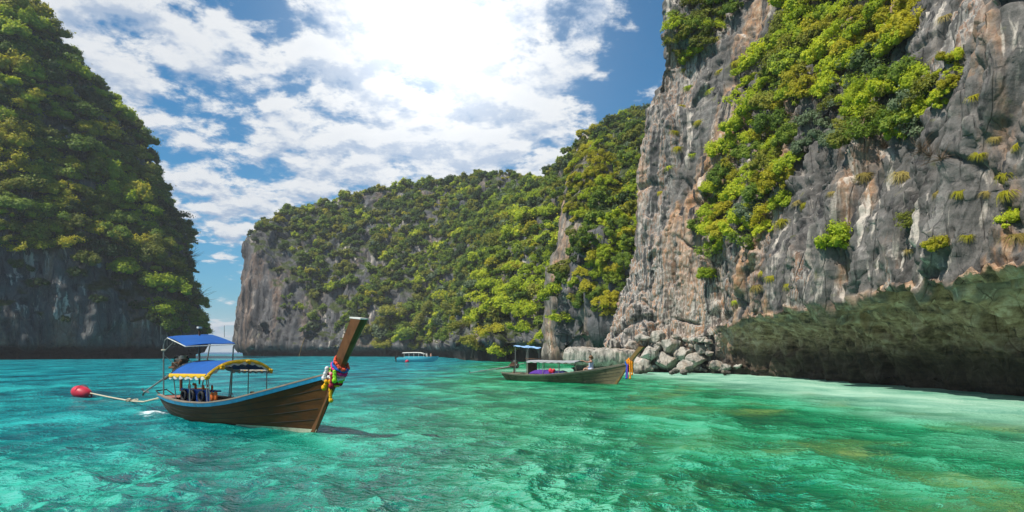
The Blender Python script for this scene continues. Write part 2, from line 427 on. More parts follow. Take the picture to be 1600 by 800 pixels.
# ================================================================== terrain
def coast(name, rows, nu, mat, noise_sc=1.0, notch=3.6, back=.9, seed=0, relief=1.0, du_smooth=15):
    """rows: (foot px, foot Y, cliff height, cliff lean, ridge px, ridge py, ridge Y)"""
    A = []
    for (fp, fy, c, ln, rp, ry, rY) in rows:
        f = at(fp, fy, z=0); r = at(rp, rY, py=ry); A.append([f[0], f[1], c, ln, r[0], r[1], r[2]])
    A = np.array(A); s = np.concatenate([[0], np.cumsum(np.linalg.norm(np.diff(A[:, :2], axis=0), axis=1) + .5 * np.linalg.norm(np.diff(A[:, 4:6], axis=0), axis=1))])
    t = np.linspace(0, s[-1], nu)
    A = np.stack([np.interp(t, s, A[:, k]) for k in range(7)], 1); A = smooth1(A, du_smooth)
    foot, c, ln, ridge = A[:, :2], A[:, 2], A[:, 3], A[:, 4:7]
    iv = ridge[:, :2] - foot; D = np.linalg.norm(iv, axis=1); iv = iv / D[:, None]
    nt = notch * (.55 + .45 * np.clip(1 + 1.5 * perlin(np.stack([t * .06 + seed, t * 0, t * 0], 1)), 0, 2))
    nh = 4.0 + 1.3 * perlin(np.stack([t * .05 + seed + 40, t * 0, t * 0], 1))
    cols = []
    for k in np.linspace(0, 1, 5): cols.append((nt, -5 + k * 5.4))
    for k in np.linspace(.15, 1, 9): cols.append((nt * (1 - k ** 1.6), .4 + (nh - .4) * math.sin(k * math.pi / 2)))
    for k in np.linspace(.06, 1, 26): cols.append((ln * k ** 1.3, nh + (np.maximum(c, nh + .6) - nh) * k))
    for k in np.linspace(.012, 1, 96):
        cols.append((ln + (D - ln) * k, np.maximum(c, nh + .6) + (ridge[:, 2] - np.maximum(c, nh + .6)) * (k ** .86)))
    for k in np.linspace(.15, 1, 10): cols.append((D + k * D * back + 8 * k, ridge[:, 2] * (1 - .12 * k - .75 * k ** 2)))
    P = np.zeros((nu, len(cols), 3))
    for j, (off, z) in enumerate(cols):
        P[:, j, :2] = foot + iv * np.broadcast_to(off, nu)[:, None]; P[:, j, 2] = z
    N = normals_grid(P)
    if N[nu // 2, 40, 1] > 0 and True:
        N = -N
    q = P.reshape(-1, 3) / noise_sc; qs = q * np.array([1, 1, .35]); S = seed * 13.7
    z = P[..., 2].ravel()
    above = sstep(z, 1.5, 5)
    d = relief * (4.2 * fbm(qs / 38 + S, 3) + 1.7 * ridged(qs / 13 + S, 3) - 1.2)
    va, ba = facets(qs / 8.5 + S, seed, .9); vb, bb = facets(q * np.array([1, 1, .5]) / 3.4 + S, seed + 1, .9)
    fl = ridged(q * np.array([1, 1, .12]) / 4.5 + S, 3) - .9
    d = d * (.25 + .75 * above) + above * (2.1 * va + .9 * vb + .5 * fl) + .4 * fbm(q / 2.2 + S, 3)
    P = P + N * d.reshape(nu, -1)[..., None] * noise_sc
    nv = len(cols)
    me = mesh_np(name, P.reshape(-1, 3), grid_quads(nu, nv))
    o = link(name, me, mat); o['kind'] = 'structure'
    return o, P

def bvh_of(P, k=(1, 1)):
    Q = P[::k[0], ::k[1]]; nu, nv = Q.shape[:2]
    return BVHTree.FromPolygons([Vector(v) for v in Q.reshape(-1, 3)], [tuple(int(i) for i in q) for q in grid_quads(nu, nv)])

left_cliff, P_left = coast('left_cliff', [
    (-900, 150, 26, 6, -700, -260, 230), (-330, 158, 26, 6, -220, -150, 225), (-110, 170, 30, 6, -50, -80, 228), (0, 183, 28, 5, 38, 2, 236), (100, 193, 26, 5, 80, 45, 244),
    (190, 203, 22, 5, 112, 92, 250), (262, 213, 18, 4, 150, 132, 256), (302, 224, 14, 4, 196, 178, 262), (312, 237, 12, 3, 222, 232, 268),
    (313, 252, 10, 3, 248, 292, 276), (306, 272, 10, 3, 262, 340, 290), (290, 300, 10, 3, 230, 380, 310), (180, 330, 10, 3, 160, 300, 345)],
    330, M['rock_left'], 1.0, notch=6.5, seed=1)
headland, P_head = coast('headland', [
    (400, 520, 40, 6, 430, 430, 540), (384, 420, 56, 8, 418, 380, 440), (372, 352, 60, 10, 415, 352, 378), (392, 338, 54, 9, 442, 330, 380), (425, 332, 34, 7, 490, 318, 384), (480, 324, 18, 5, 560, 305, 386),
    (560, 311, 14, 4, 650, 292, 374), (640, 293, 11, 4, 735, 274, 352), (690, 262, 9, 3, 785, 277, 322), (706, 205, 8, 3, 820, 281, 296),
    (716, 165, 7, 3, 845, 278, 268), (760, 148, 6, 3, 868, 268, 244), (830, 136, 6, 3, 890, 250, 228), (882, 122, 9, 3, 922, 222, 222),
    (905, 106, 15, 3, 962, 196, 232), (950, 95, 16, 4, 1012, 180, 242), (1010, 90, 14, 4, 1062, 172, 246), (1100, 88, 14, 4, 1180, 175, 250), (1250, 88, 14, 4, 1400, 180, 260)],
    560, M['rock_head'], 1.0, notch=5.5, seed=2, relief=.8)

# rock pinnacle standing before the far ridge
def pinnacle():
    nu, nv = 150, 120; th = np.linspace(0, 2 * np.pi, nu, endpoint=False)[:, None]; k = np.linspace(0, 1, nv)[None]
    top = at(936, 126, py=212); z = -2 + (top[2] + 2) * k
    r = 10.5 * (1 - k ** 2.6) ** .62 * (1 - .28 * k) + .02
    cx = 13.4 + (top[0] - 13.4) * k ** 1.2 - .4 * np.sin(k * 3); cy = 128 + 0 * k
    P = np.stack([cx + r * np.cos(th) * .78, cy + r * np.sin(th) * 1.25, z + 0 * th], -1)
    N = np.stack([np.cos(th) + 0 * k, np.sin(th) + 0 * k, .25 + 0 * th + 0 * k], -1)
    q = P.reshape(-1, 3); va, ba = facets(q * np.array([1, 1, .35]) / 5 + 5, 3)
    d = 1.5 * fbm(q * np.array([1, 1, .4]) / 11 + 3, 3) + 1.5 * va + .35 * fbm(q / 1.6, 3)
    P = P + N * (d.reshape(nu, nv) * (1 - k ** 8 * .6))[..., None]
    o = link('rock_pinnacle', mesh_np('rock_pinnacle', P.reshape(-1, 3), grid_quads(nu, nv, True)), M['rock_pin']); o['kind'] = 'structure'
    return P
P_pin = pinnacle()

# ---------------- the near limestone wall with its undercut
def right_wall():
    #        X     Y    notch  lip z  lower pillar   lean profile (inward at z = 9, 14, 28, 45)
    rows = [(40, 112, 0.5, 3.0, 0, 2, 4, 8, 14), (20, 92, 0.5, 3.0, 0, 2, 4, 7, 13), (11.8, 80, 0.5, 3.0, 0, 2.4, 4.4, 6.0, 11.0), (10.8, 74.5, .5, 3.0, 0, 2.6, 4.2, 5.2, 9.5),
            (13.0, 71.0, .4, 3.0, 0, 1.4, 2.6, 4.4, 8.5), (16.2, 69.0, .3, 3.2, 0, .6, 1.4, 4.0, 9), (18.7, 65.2, .5, 3.6, 0, .2, 1.0, 4.6, 11),
            (19.5, 61, 1.6, 4.6, 0, .1, 1.0, 6, 13), (19.6, 55, 3.0, 5.0, 0, .3, 1.8, 8, 16), (19.4, 46, 4.2, 5.3, 0, .6, 2.6, 9.5, 19), (19.0, 37, 5.0, 5.4, 0, .6, 2.2, 9, 19),
            (18.5, 29, 5.4, 5.2, 0, .4, 1.4, 6, 15), (18.5, 21, 5.4, 4.6, 0, .5, 1.6, 6, 14), (19.2, 12, 5.0, 4.3, 0, .8, 2, 7, 15), (22, 0, 4, 4.6, 0, 1, 3, 8, 16), (28, -14, 3, 4, 0, 1, 3, 8, 16), (44, -30, 2, 4, 0, 1, 3, 8, 16)]
    A = resample(np.array(rows, float), 700)
    dens = np.interp(np.linspace(0, 1, 700), np.linspace(0, 1, 700), np.clip(1.0 / (np.abs(A[:, 1] - 42) / 26 + .75), .35, 2))
    dens[A[:, 1] > 82] *= .35; dens[A[:, 1] < 10] *= .3
    cs = np.concatenate([[0], np.cumsum(dens)[:-1]]); cs /= cs[-1]
    nu = 760; tt = np.interp(np.linspace(0, 1, nu), cs, np.arange(700))
    A = np.stack([np.interp(tt, np.arange(700), A[:, k]) for k in range(A.shape[1])], 1)
    A = smooth1(A, 25)
    pl = A[:, :2]; tg = np.gradient(pl, axis=0); tg /= np.linalg.norm(tg, axis=1)[:, None]
    inn = np.stack([-tg[:, 1], tg[:, 0]], 1)
    inn = smooth1(inn, 61); inn /= np.linalg.norm(inn, axis=1)[:, None]
    D, zl = A[:, 2], A[:, 3]
    zl = zl + sstep(D, .6, 2.5) * (.18 * np.sin(A[:, 1] / 3.9 + .6) + .10 * np.sin(A[:, 1] / 1.7) - .30)
    zs = [0, 9, 14, 28, 45]
    cols = []; in_cave = []
    for k in np.linspace(0, 1, 8): cols.append((D + .3, -3 + 3.2 * k)); in_cave.append(1)
    for k in np.linspace(.02, 1, 74):
        off = D * (1 - .10 * k - .90 * k ** 1.75); z = .2 + (zl - .2) * (1 - (1 - k) ** 1.45)
        cols.append((off, z)); in_cave.append(1)
    top = 46.0
    for k in np.linspace(.0025, 1, 360):
        z = zl + (top - zl) * k ** 1.12
        ln = np.array([np.interp(z[i] if hasattr(z, '__len__') else z, zs, [A[i, 4] * 0, A[i, 5], A[i, 6], A[i, 7], A[i, 8]]) for i in range(nu)])
        l0 = np.array([np.interp(zl[i], zs, [0, A[i, 5], A[i, 6], A[i, 7], A[i, 8]]) for i in range(nu)])
        cols.append((ln - l0, z)); in_cave.append(0)
    for k in np.linspace(.1, 1, 8): cols.append((A[:, 8] + 40 * k, top - 10 * k * k)); in_cave.append(0)
    nv = len(cols); P = np.zeros((nu, nv, 3))
    for j, (off, z) in enumerate(cols):
        P[:, j, :2] = pl + inn * np.broadcast_to(off, nu)[:, None]; P[:, j, 2] = z
    al = np.repeat(np.array(in_cave, float)[None], nu, 0)
    al = al * sstep(D, .5, 2.2)[:, None]
    for _ in range(9): al = .5 * al + .25 * np.roll(al, 1, 1) + .25 * np.roll(al, -1, 1)
    N = normals_grid(P)
    if N[nu // 2, nv // 2, 0] > 0: N = -N
    q = P.reshape(-1, 3); z = q[:, 2]
    # sheared strata: bedding dips down towards the far end, joints run near vertical
    wq = q + np.stack([fbm(q / 5 + 3, 3), fbm(q / 5 + 13, 3), fbm(q / 5 + 23, 3)], 1) * .32
    dip = wq[:, 2] - .45 * (wq[:, 1] - 40)
    va, ba = facets(np.stack([wq[:, 0], wq[:, 1], wq[:, 2] * .24 + .10 * wq[:, 1]], 1) / 6.0 + 2, 1, .7)
    vb, bb = facets(np.stack([wq[:, 0], wq[:, 1] * 1.1, wq[:, 2] * .36 + .12 * wq[:, 1]], 1) / 2.3 + 8, 2, 1.0)
    vc, bc = facets(np.stack([wq[:, 0], wq[:, 1] * 1.2, wq[:, 2] * .6], 1) / .8 + 3, 3, 1.0)
    flute = ridged(np.stack([wq[:, 0] * 1.0, wq[:, 1] * 1.0, wq[:, 2] * .07], 1) / 1.5, 4, 2.1, .6) - .9
    def soften(f, n):
        f = f.reshape(nu, nv)
        for _ in range(n): f = .5 * f + .125 * (np.roll(f, 1, 0) + np.roll(f, -1, 0) + np.roll(f, 1, 1) + np.roll(f, -1, 1))
        return f.ravel()
    va = soften(va, 12); vb = soften(vb, 2)
    cave = al.ravel()
    up = (1 - cave)
    d = 1.2 * fbm(q * np.array([1, 1, .35]) / 15 + 1, 3) * (.4 + .6 * up)
    d += up * (1.1 * va - .3 * np.exp(-(ba / .022) ** 2)) + (.3 + .7 * up) * (.48 * vb + .17 * vc)
    fl_zone = sstep(fbm(q / 16 + 31, 2), -.25, .25)
    d += .42 * flute * up * (.35 + .65 * fl_zone)
    # diagonal fractures
    cr = np.abs(perlin(np.stack([dip / 7, wq[:, 1] * .06, wq[:, 0] * .06], 1) + 51)); d -= up * .5 * sstep(fbm(q / 6 + 44, 2), -.1, .3) * np.exp(-(cr / .03) ** 2)
    cr2 = np.abs(perlin(np.stack([(wq[:, 2] + .9 * wq[:, 1]) / 11, wq[:, 1] * .05, wq[:, 0] * .05], 1) + 81)); d -= up * .6 * sstep(fbm(q / 6 + 144, 2), -.1, .3) * np.exp(-(cr2 / .03) ** 2)
    # cave roof: scalloped, hung with drapery ribs
    drape = ridged(np.stack([q[:, 0] * 1.0 + q[:, 2] * .4, q[:, 1] * 1.6 + q[:, 0] * .55, q[:, 2] * .5], 1) / 1.15 + 17, 3) - .9
    c1, c2, cc = worley(q * np.array([1, .8, 1.2]) / 2.3 + 4, 5)
    d += cave * (.20 * drape + .42 * vb + .5 * va + .3 * fbm(q / 2.2 + 9, 4))
    d += (.13 - .07 * cave) * fbm(q / .55 + 7, 3)
    d *= sstep(z, -2.5, .8) * .9 + .1
    # the lip is uneven
    P = P + N * d.reshape(nu, nv)[..., None]
    lipw = np.exp(-((P[..., 2] - zl[:, None]) / 1.6) ** 2)
    P[..., 2] += lipw * .22 * fbm(np.stack([q[:, 1] / 3.1, q[:, 0] * 0, q[:, 0] * 0], 1), 4).reshape(nu, nv) * sstep(D, .5, 2)[:, None]
    me = mesh_np('right_cliff', P.reshape(-1, 3), grid_quads(nu, nv))
    bounce_mask = np.clip(cave + up * .8 * sstep(np.repeat(zl, nv) + .1 - z + .5 * fbm(q / 1.5 + 61, 3), -.2, .3) * np.repeat(sstep(D, .6, 2.2), nv), 0, 1)
    lipz = np.exp(-((z - np.repeat(zl, nv)) / 1.0) ** 2); bounce_mask = bounce_mask * (1 - .75 * lipz * sstep(fbm(q / 1.6 + 27, 4), -.25, .2)) * .92
    fattr(me, 'bounce_tint', bounce_mask)  # mask for the cave colour that corrects bounced light
    yy = q[:, 1]; flow = sstep(yy, 61.5, 64.5) * (1 - sstep(z, 12.5, 17)) * (.5 + .5 * sstep(fbm(q * np.array([1, 1, .3]) / 6 + 71, 2), -.3, .25))
    flow2 = .6 * sstep(fbm(q * np.array([1, 1, .22]) / 7 + 91, 3), .18, .42)
    fattr(me, 'flow', np.clip(np.maximum(flow, flow2), 0, 1))
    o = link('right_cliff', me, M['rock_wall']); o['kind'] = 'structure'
    return P
P_wall = right_wall()

# ================================================================== water
COAST_R = np.array([(26, -10), (24.5, 5), (24.0, 12), (24, 20), (23.9, 28), (23.8, 36), (23.3, 46), (22.2, 56), (20, 63), (16, 68), (10, 76)], float)
def dist_poly(x, y, poly):
    dm = np.full(x.shape, 1e9)
    for a, b in zip(poly[:-1], poly[1:]):
        ab = b - a; t = np.clip(((x - a[0]) * ab[0] + (y - a[1]) * ab[1]) / (ab @ ab), 0, 1)
        dm = np.minimum(dm, np.hypot(x - a[0] - t * ab[0], y - a[1] - t * ab[1]))
    return dm
STERN = np.array([-11.55, 22.89])
def water():
    rad = np.concatenate([[0, 2.0], np.geomspace(4, 320, 680), np.geomspace(340, 6000, 24)])
    fine = np.linspace(R(-50), R(50), 600); rest = np.linspace(R(50), R(310), 62)[1:-1]
    th = np.concatenate([fine, rest]); nu, nv = len(th), len(rad)
    X = np.sin(th)[:, None] * rad; Y = np.cos(th)[:, None] * rad; Z = np.zeros_like(X); DX = np.zeros_like(X); DY = np.zeros_like(X)
    sp = np.maximum(rad * .0066, rad * .003)[None]
    g = np.random.default_rng(5)
    patch = .75 + .5 * fbm(np.stack([X.ravel() / 14, Y.ravel() / 22, 0 * X.ravel()], 1), 3).reshape(X.shape)
    for k in range(84):
        lam = 0.30 * (3.0 / .30) ** (g.random() ** 1.5); a = R(215) + g.normal() * .8
        kx, ky = math.cos(a), math.sin(a); amp = .0074 * lam ** (.72 if lam < .9 else .2) * (.5 + g.random()) * (1 if lam < .9 else .88)
        fade = sstep(lam / sp, 3.0, 6.5)
        ph = 2 * np.pi / lam * (X * kx + Y * ky) + g.random() * 6.28
        s_, c_ = np.sin(ph), np.cos(ph)
        Z += amp * c_ * fade * patch; DX -= .8 * amp * kx * s_ * fade; DY -= .8 * amp * ky * s_ * fade
    Z *= 1.0; calm = np.where(np.arange(nu)[:, None] < 600, 1.0, 0.0)
    dr = dist_poly(X, Y, COAST_R)
    Z *= (.45 + .55 * sstep(dr, 0, 9))
    V = np.stack([X + DX * calm, Y + DY * calm, Z * calm], -1)
    me = mesh_np('water', V.reshape(-1, 3), grid_quads(nu, nv, True)[:, ::-1])
    fattr(me, 'shore', dr.ravel())
    # churned water behind the near boat
    u = (X - STERN[0]) * .753 + (Y - STERN[1]) * -.658; v = (X - STERN[0]) * .658 + (Y - STERN[1]) * .753
    foam = np.exp(-((u + .75) / 1.0) ** 2 - ((v + .5) / .62) ** 2) + .55 * np.exp(-((u - .9) / 1.2) ** 2 - ((v + 1.0) / .28) ** 2)
    dl = np.minimum(dist_poly(X, Y, P_left[::4, 5, :2]), 99)
    foam = foam + .38 * np.exp(-(dr / .5) ** 2) * (Y < 70)
    fattr(me, 'foam', foam.ravel())
    o = link('water', me, None); o['kind'] = 'structure'
    m, t, out = new_mat('sea_water')
    g_ = t.new('ShaderNodeNewGeometry'); pos = g_.outputs['Position']; px, py, pz = t.xyz(pos)
    # small wind ripples on top of the modelled waves
    r1 = t.noise(t.scaled(pos, (1.0, 1.35, 1)), 2.6, 4, .55, .4)
    r2 = t.noise(t.scaled(pos, (1.0, 1.5, 1)), 7.5, 3, .5, .3)
    hgt = t.math('ADD', t.math('MULTIPLY', r1, .7), t.math('MULTIPLY', r2, .34))
    nrm = t.bump(hgt, .75, .13)
    # what lies below is seen displaced by the tilt of the surface
    off = t.vmath('MULTIPLY', nrm, (1.5, 1.5, 0))
    q = t.vmath('ADD', t.vmath('MULTIPLY', pos, (1, 1, 0)), off)
    shore = t.math('ADD', t.attr('shore'), t.math('MULTIPLY', t.math('SUBTRACT', t.noise(q, .25, 4, .6), .5), 9.0))
    big = t.noise(t.scaled(q, (1, .7, 1)), .055, 4, .55)
    med = t.noise(t.scaled(q, (1, .55, 1)), .30, 6, .62)
    fin = t.noise(t.scaled(q, (1, .8, 1)), 1.9, 6, .68)
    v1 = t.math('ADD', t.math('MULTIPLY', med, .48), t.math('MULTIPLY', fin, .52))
    sl = t.vmath('DOT_PRODUCT', nrm, (-.30, -.16, 0)); v1 = t.math('ADD', t.math('ADD', v1, t.math('MULTIPLY', sl, .55)), t.math('MULTIPLY', pz, .22))  # sun-facing slopes and crests painted lighter, as sunlight passing through waves
    teal = t.ramp(v1, [(.40, (.0, .03, .052)), (.46, (.0, .09, .115)), (.525, (.002, .19, .20)), (.60, (.04, .50, .47))])  # top stops here and below paint bright ripple highlights
    emer = t.ramp(v1, [(.40, (.0, .045, .022)), (.46, (.0, .115, .045)), (.525, (.004, .22, .085)), (.60, (.08, .50, .28))])
    side = t.step(t.math('ADD', px, t.math('ADD', t.math('MULTIPLY', t.math('SUBTRACT', big, .5), 22.0), t.math('MULTIPLY', py, .02))), -13.0, 1.0)
    c = t.mix(side, teal, emer)
    # deeper, bluer water out in the bay
    deep = t.math('MULTIPLY', t.step(t.math('SUBTRACT', py, t.math('MULTIPLY', px, 1.2)), 40.0, 120.0), t.math('SUBTRACT', 1.0, side))
    c = t.mix(t.math('MULTIPLY', deep, .6), c, t.ramp(v1, [(.42, (0, .05, .09)), (.52, (.004, .20, .25)), (.6, (.03, .40, .42))]))
    far = t.step(py, 330.0, 900.0)
    c = t.mix(far, c, (.02, .10, .22, 1))
    # sand and reef
    reefm = t.math('MULTIPLY', t.step(t.noise(t.scaled(t.vmath('ADD', q, (41, 17, 0)), (1, .6, 1)), .30, 7, .66), .50, .62), t.step(px, .5, 7.0))
    reefm = t.math('MULTIPLY', reefm, t.math('SUBTRACT', 1.0, t.step(py, 30.0, 48.0)))
    reef = t.ramp(t.noise(q, .9, 6, .66), [(.32, (.006, .05, .022)), (.47, (.03, .12, .035)), (.56, (.11, .22, .05)), (.66, (.36, .42, .14))])
    c = t.mix(t.math('MULTIPLY', reefm, .82), c, reef)
    sh = t.math('SUBTRACT', 1.0, t.step(shore, 5.5, 14.0))
    c = t.mix(t.math('MULTIPLY', sh, .85), c, t.ramp(v1, [(.42, (.12, .38, .27)), (.5, (.30, .58, .43)), (.6, (.56, .78, .61))]))
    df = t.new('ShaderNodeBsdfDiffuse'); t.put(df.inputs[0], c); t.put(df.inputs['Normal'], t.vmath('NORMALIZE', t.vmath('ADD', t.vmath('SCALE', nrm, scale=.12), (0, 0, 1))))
    gl = t.new('ShaderNodeBsdfGlossy'); gl.inputs['Roughness'].default_value = .04; t.put(gl.inputs['Normal'], nrm)
    fr = t.new('ShaderNodeFresnel'); fr.inputs[0].default_value = 1.33; t.put(fr.inputs['Normal'], nrm)
    mx = t.new('ShaderNodeMixShader'); t.put(mx.inputs[0], t.math('MULTIPLY', fr.outputs[0], .26)); t.l.new(df.outputs[0], mx.inputs[1]); t.l.new(gl.outputs[0], mx.inputs[2])
    fo = t.attr('foam'); fn = t.noise(pos, 3.2, 8, .72, .8)
    fm = t.step(t.math('ADD', t.math('MULTIPLY', fo, .34), t.math('MULTIPLY', fn, .9)), .66, .86)
    fm = t.math('MULTIPLY', fm, t.step(fo, .05, .3))
    wd = t.new('ShaderNodeBsdfDiffuse'); wd.inputs[0].default_value = (.85, .9, .9, 1)
    m2 = t.new('ShaderNodeMixShader'); t.put(m2.inputs[0], fm); t.l.new(mx.outputs[0], m2.inputs[1]); t.l.new(wd.outputs[0], m2.inputs[2])
    t.l.new(m2.outputs[0], out.inputs[0]); me.materials.append(m)
water()

# ================================================================== vegetation
def unit(n, g):
    v = g.normal(size=(n, 3)); return v / np.linalg.norm(v, axis=1)[:, None]
def crown_mesh(name, seed, n, leaf, flat=.75, lobes=9, base=.55, mat=None, core=True, droop=0.0, spread=.62):
    """leaf faces spread through several uneven lobes; overall radius about 1, base of the plant at z = 0"""
    g = np.random.default_rng(seed)
    th = g.random(lobes) * 6.28; rr = spread * np.sqrt(g.random(lobes)); hh = g.random(lobes)
    cen = np.stack([rr * np.cos(th), rr * np.sin(th), base + flat * (.15 + .75 * hh * (1.15 - rr))], 1)
    rad = (.13 + .30 * g.random(lobes) ** 1.7) if lobes > 10 else (.24 + .26 * g.random(lobes))
    wgt = rad ** 2 / (rad ** 2).sum(); li = g.choice(lobes, n, p=wgt)
    dr = unit(n, g); dr[:, 2] = np.where(dr[:, 2] < -.35, -dr[:, 2], dr[:, 2])
    lump = .8 + .35 * perlin(dr * 2.6 + li[:, None] * 3.1)
    k = (1.16 - .60 * g.random(n) ** 1.5) * lump * np.where(g.random(n) < .10, 1 + .55 * g.random(n), 1)
    pos = cen[li] + dr * (rad[li] * k)[:, None] * np.array([1, 1, flat + .1])
    pos[:, 2] -= droop * (pos[:, 0] ** 2 + pos[:, 1] ** 2)
    nrm = dr * .9 + unit(n, g) * .75 + np.array([0, 0, .45]); nrm /= np.linalg.norm(nrm, axis=1)[:, None]
    a = np.cross(nrm, unit(n, g)); a /= np.linalg.norm(a, axis=1)[:, None] + 1e-9; b = np.cross(nrm, a)
    sz = leaf * (.55 + .8 * g.random(n)); la, lb = a * sz[:, None], b * (sz * .55)[:, None]; cup = nrm * (sz * .18)[:, None]
    V = np.stack([pos - la, pos + lb - cup, pos + la, pos - lb - cup], 1).reshape(-1, 3)
    Q = np.arange(4 * n).reshape(-1, 4)
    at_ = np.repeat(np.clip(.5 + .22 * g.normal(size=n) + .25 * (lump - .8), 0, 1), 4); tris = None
    if core:
        vs, ts = [], []
        bm = bmesh.new(); bmesh.ops.create_icosphere(bm, subdivisions=2, radius=1.0)
        sv_ = np.array([v.co[:] for v in bm.verts]); st = np.array([[v.index for v in f.verts] for f in bm.faces]); bm.free()
        for i in range(lobes):
            ww = sv_ * (rad[i] * .66 * (1 + .35 * perlin(sv_ * 2.3 + i * 5)))[:, None] * np.array([1, 1, flat + .1]) + cen[i]
            ts.append(st + len(V) + len(vs) * len(sv_)); vs.append(ww)
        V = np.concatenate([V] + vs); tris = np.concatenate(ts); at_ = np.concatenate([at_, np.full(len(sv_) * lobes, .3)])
    me = mesh_np(name, V, Q, tris, smooth=False); fattr(me, 'leaf', at_)
    if mat: me.materials.append(mat)
    return me, cen
def trunk_mesh(name, cen, seed, r=.055, sink=.5):
    g = random.Random(seed); mb = MB()
    top = Vector((float(cen[:, 0].mean()), float(cen[:, 1].mean()), float(cen[:, 2].mean())))
    bend = Vector((g.uniform(-.12, .12), g.uniform(-.12, .12), 0))
    pts = [Vector((0, 0, -sink)), Vector((0, 0, 0)), top * .35 + bend, top * .7 + bend * .6, top]
    mb.tube(pts, [r * 1.5, r * 1.2, r, r * .75, r * .5], 7)
    for c in cen[:6]:
        c = Vector(c); s0 = pts[2].lerp(pts[4], g.uniform(.05, .7)); mid = s0.lerp(c, .5) + Vector((g.uniform(-.06, .06), g.uniform(-.06, .06), .04))
        mb.tube([s0, mid, c], [r * .5, r * .36, r * .16], 5)
    me = bpy.data.meshes.new(name); me.from_pydata(mb.v, [], mb.f); me.update(); me.materials.append(M['bark']); return me

VK = ['leaf_mid', 'leaf_bright', 'leaf_yellow', 'leaf_dark', 'leaf_grey', 'leaf_olive']
SHAPES = []                                 # shared geometry per shape, one mesh per leaf colour
def make_set(tag_, n_shapes, n, leaf, seed0, **kw):
    out = []
    for i in range(n_shapes):
        thin = tag_ != 'far' and i >= n_shapes - 2         # open crowns through which branches show
        me, cen = crown_mesh('crown_' + tag_, seed0 + i, int(n * (.5 if thin else 1)), leaf, core=not thin, **kw)
        tr = trunk_mesh('trunk_' + tag_, cen, seed0 + i)
        d = {}
        for k in VK:
            c = me.copy(); c.materials.clear(); c.materials.append(M[k]); d[k] = c
        out.append((d, tr))
    return out
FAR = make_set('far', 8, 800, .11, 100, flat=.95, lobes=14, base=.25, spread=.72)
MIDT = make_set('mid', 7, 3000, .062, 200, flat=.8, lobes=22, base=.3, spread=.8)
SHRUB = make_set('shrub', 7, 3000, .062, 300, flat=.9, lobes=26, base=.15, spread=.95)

REG = {}
def reg(o, x, label):
    REG.setdefault(label, []).append((x, o)); o['label'] = label
ORD = 'first second third fourth fifth sixth seventh eighth ninth tenth eleventh twelfth thirteenth fourteenth fifteenth sixteenth seventeenth eighteenth nineteenth twentieth'.split()
def settle_labels():
    for lab, lst in REG.items():
        if len(lst) == 1: continue
        for i, (x, o) in enumerate(sorted(lst, key=lambda q: q[0])):
            n = len(lst)
            w_ = 'leftmost' if i == 0 else 'rightmost' if i == n - 1 else (ORD[i] if i < 20 else ORD[n - 1 - i]) + (' from left' if i < 20 else ' from right')
            o['label'] = lab + ', ' + w_
def screen_x(p): return 800 + F * p[0] / p[1]
def grow(kind, name, hit, nrm, rad, shape, col, label, cat, group, lean=.35, sink=.15, parts=('trunk', 'crown'), squash=1.0):
    d, tr = shape
    e = empty(name, tuple(hit), 0, 1.0)
    up = (Vector((0, 0, 1)) * (1 - lean) + Vector(nrm) * lean).normalized()
    e.rotation_mode = 'QUATERNION'
    e.rotation_quaternion = up.to_track_quat('Z', 'Y') @ Matrix.Rotation(random.uniform(0, 6.28), 4, 'Z').to_quaternion()
    e.location = Vector(hit) - up * sink * rad
    e.scale = (rad * random.uniform(.9, 1.15), rad * random.uniform(.9, 1.15), rad * squash * random.uniform(.85, 1.15))
    tag(e, label, cat, group); reg(e, screen_x(hit), label)
    link(parts[0], tr, None, e); link(parts[1], d[col], None, e)
    return e

def inside(poly, x, y):
    c = False; n = len(poly)
    for i in range(n):
        x1, y1 = poly[i]; x2, y2 = poly[(i + 1) % n]
        if (y1 > y) != (y2 > y) and x < (x2 - x1) * (y - y1) / (y2 - y1) + x1: c = not c
    return c
def scatter_dirs(poly, mind, tries, g, old=None):
    xs = [p[0] for p in poly]; ys = [p[1] for p in poly]; pts = list(old or []); n0 = len(pts)
    for _ in range(tries):
        x, y = g.uniform(min(xs), max(xs)), g.uniform(min(ys), max(ys))
        if inside(poly, x, y) and all((x - a) ** 2 + (y - b) ** 2 > mind ** 2 for a, b in pts): pts.append((x, y))
    return pts[n0:]
CAMP = Vector((0, 0, CAM_H))
B_wall = bvh_of(P_wall, (2, 2)); B_left = bvh_of(P_left); B_head = bvh_of(P_head); B_pin = bvh_of(P_pin)
def hit(bvhs, x, y):
    best = None
    for b in (bvhs if isinstance(bvhs, (list, tuple)) else [bvhs]):
        loc, n, i, dist = b.ray_cast(CAMP, Vector(ray(x, y)).normalized())
        if loc is not None and (best is None or dist < best[2]): best = (loc, n if n.dot(Vector(ray(x, y))) < 0 else -n, dist)
    return best
def pick(g, d):
    r = g.random() * sum(d.values())
    for k, v in d.items():
        r -= v
        if r <= 0: return k
    return k
WORDS = {'leaf_mid': 'mid-green', 'leaf_bright': 'bright green', 'leaf_yellow': 'yellow-green', 'leaf_dark': 'dark green', 'leaf_grey': 'grey-green', 'leaf_olive': 'olive'}

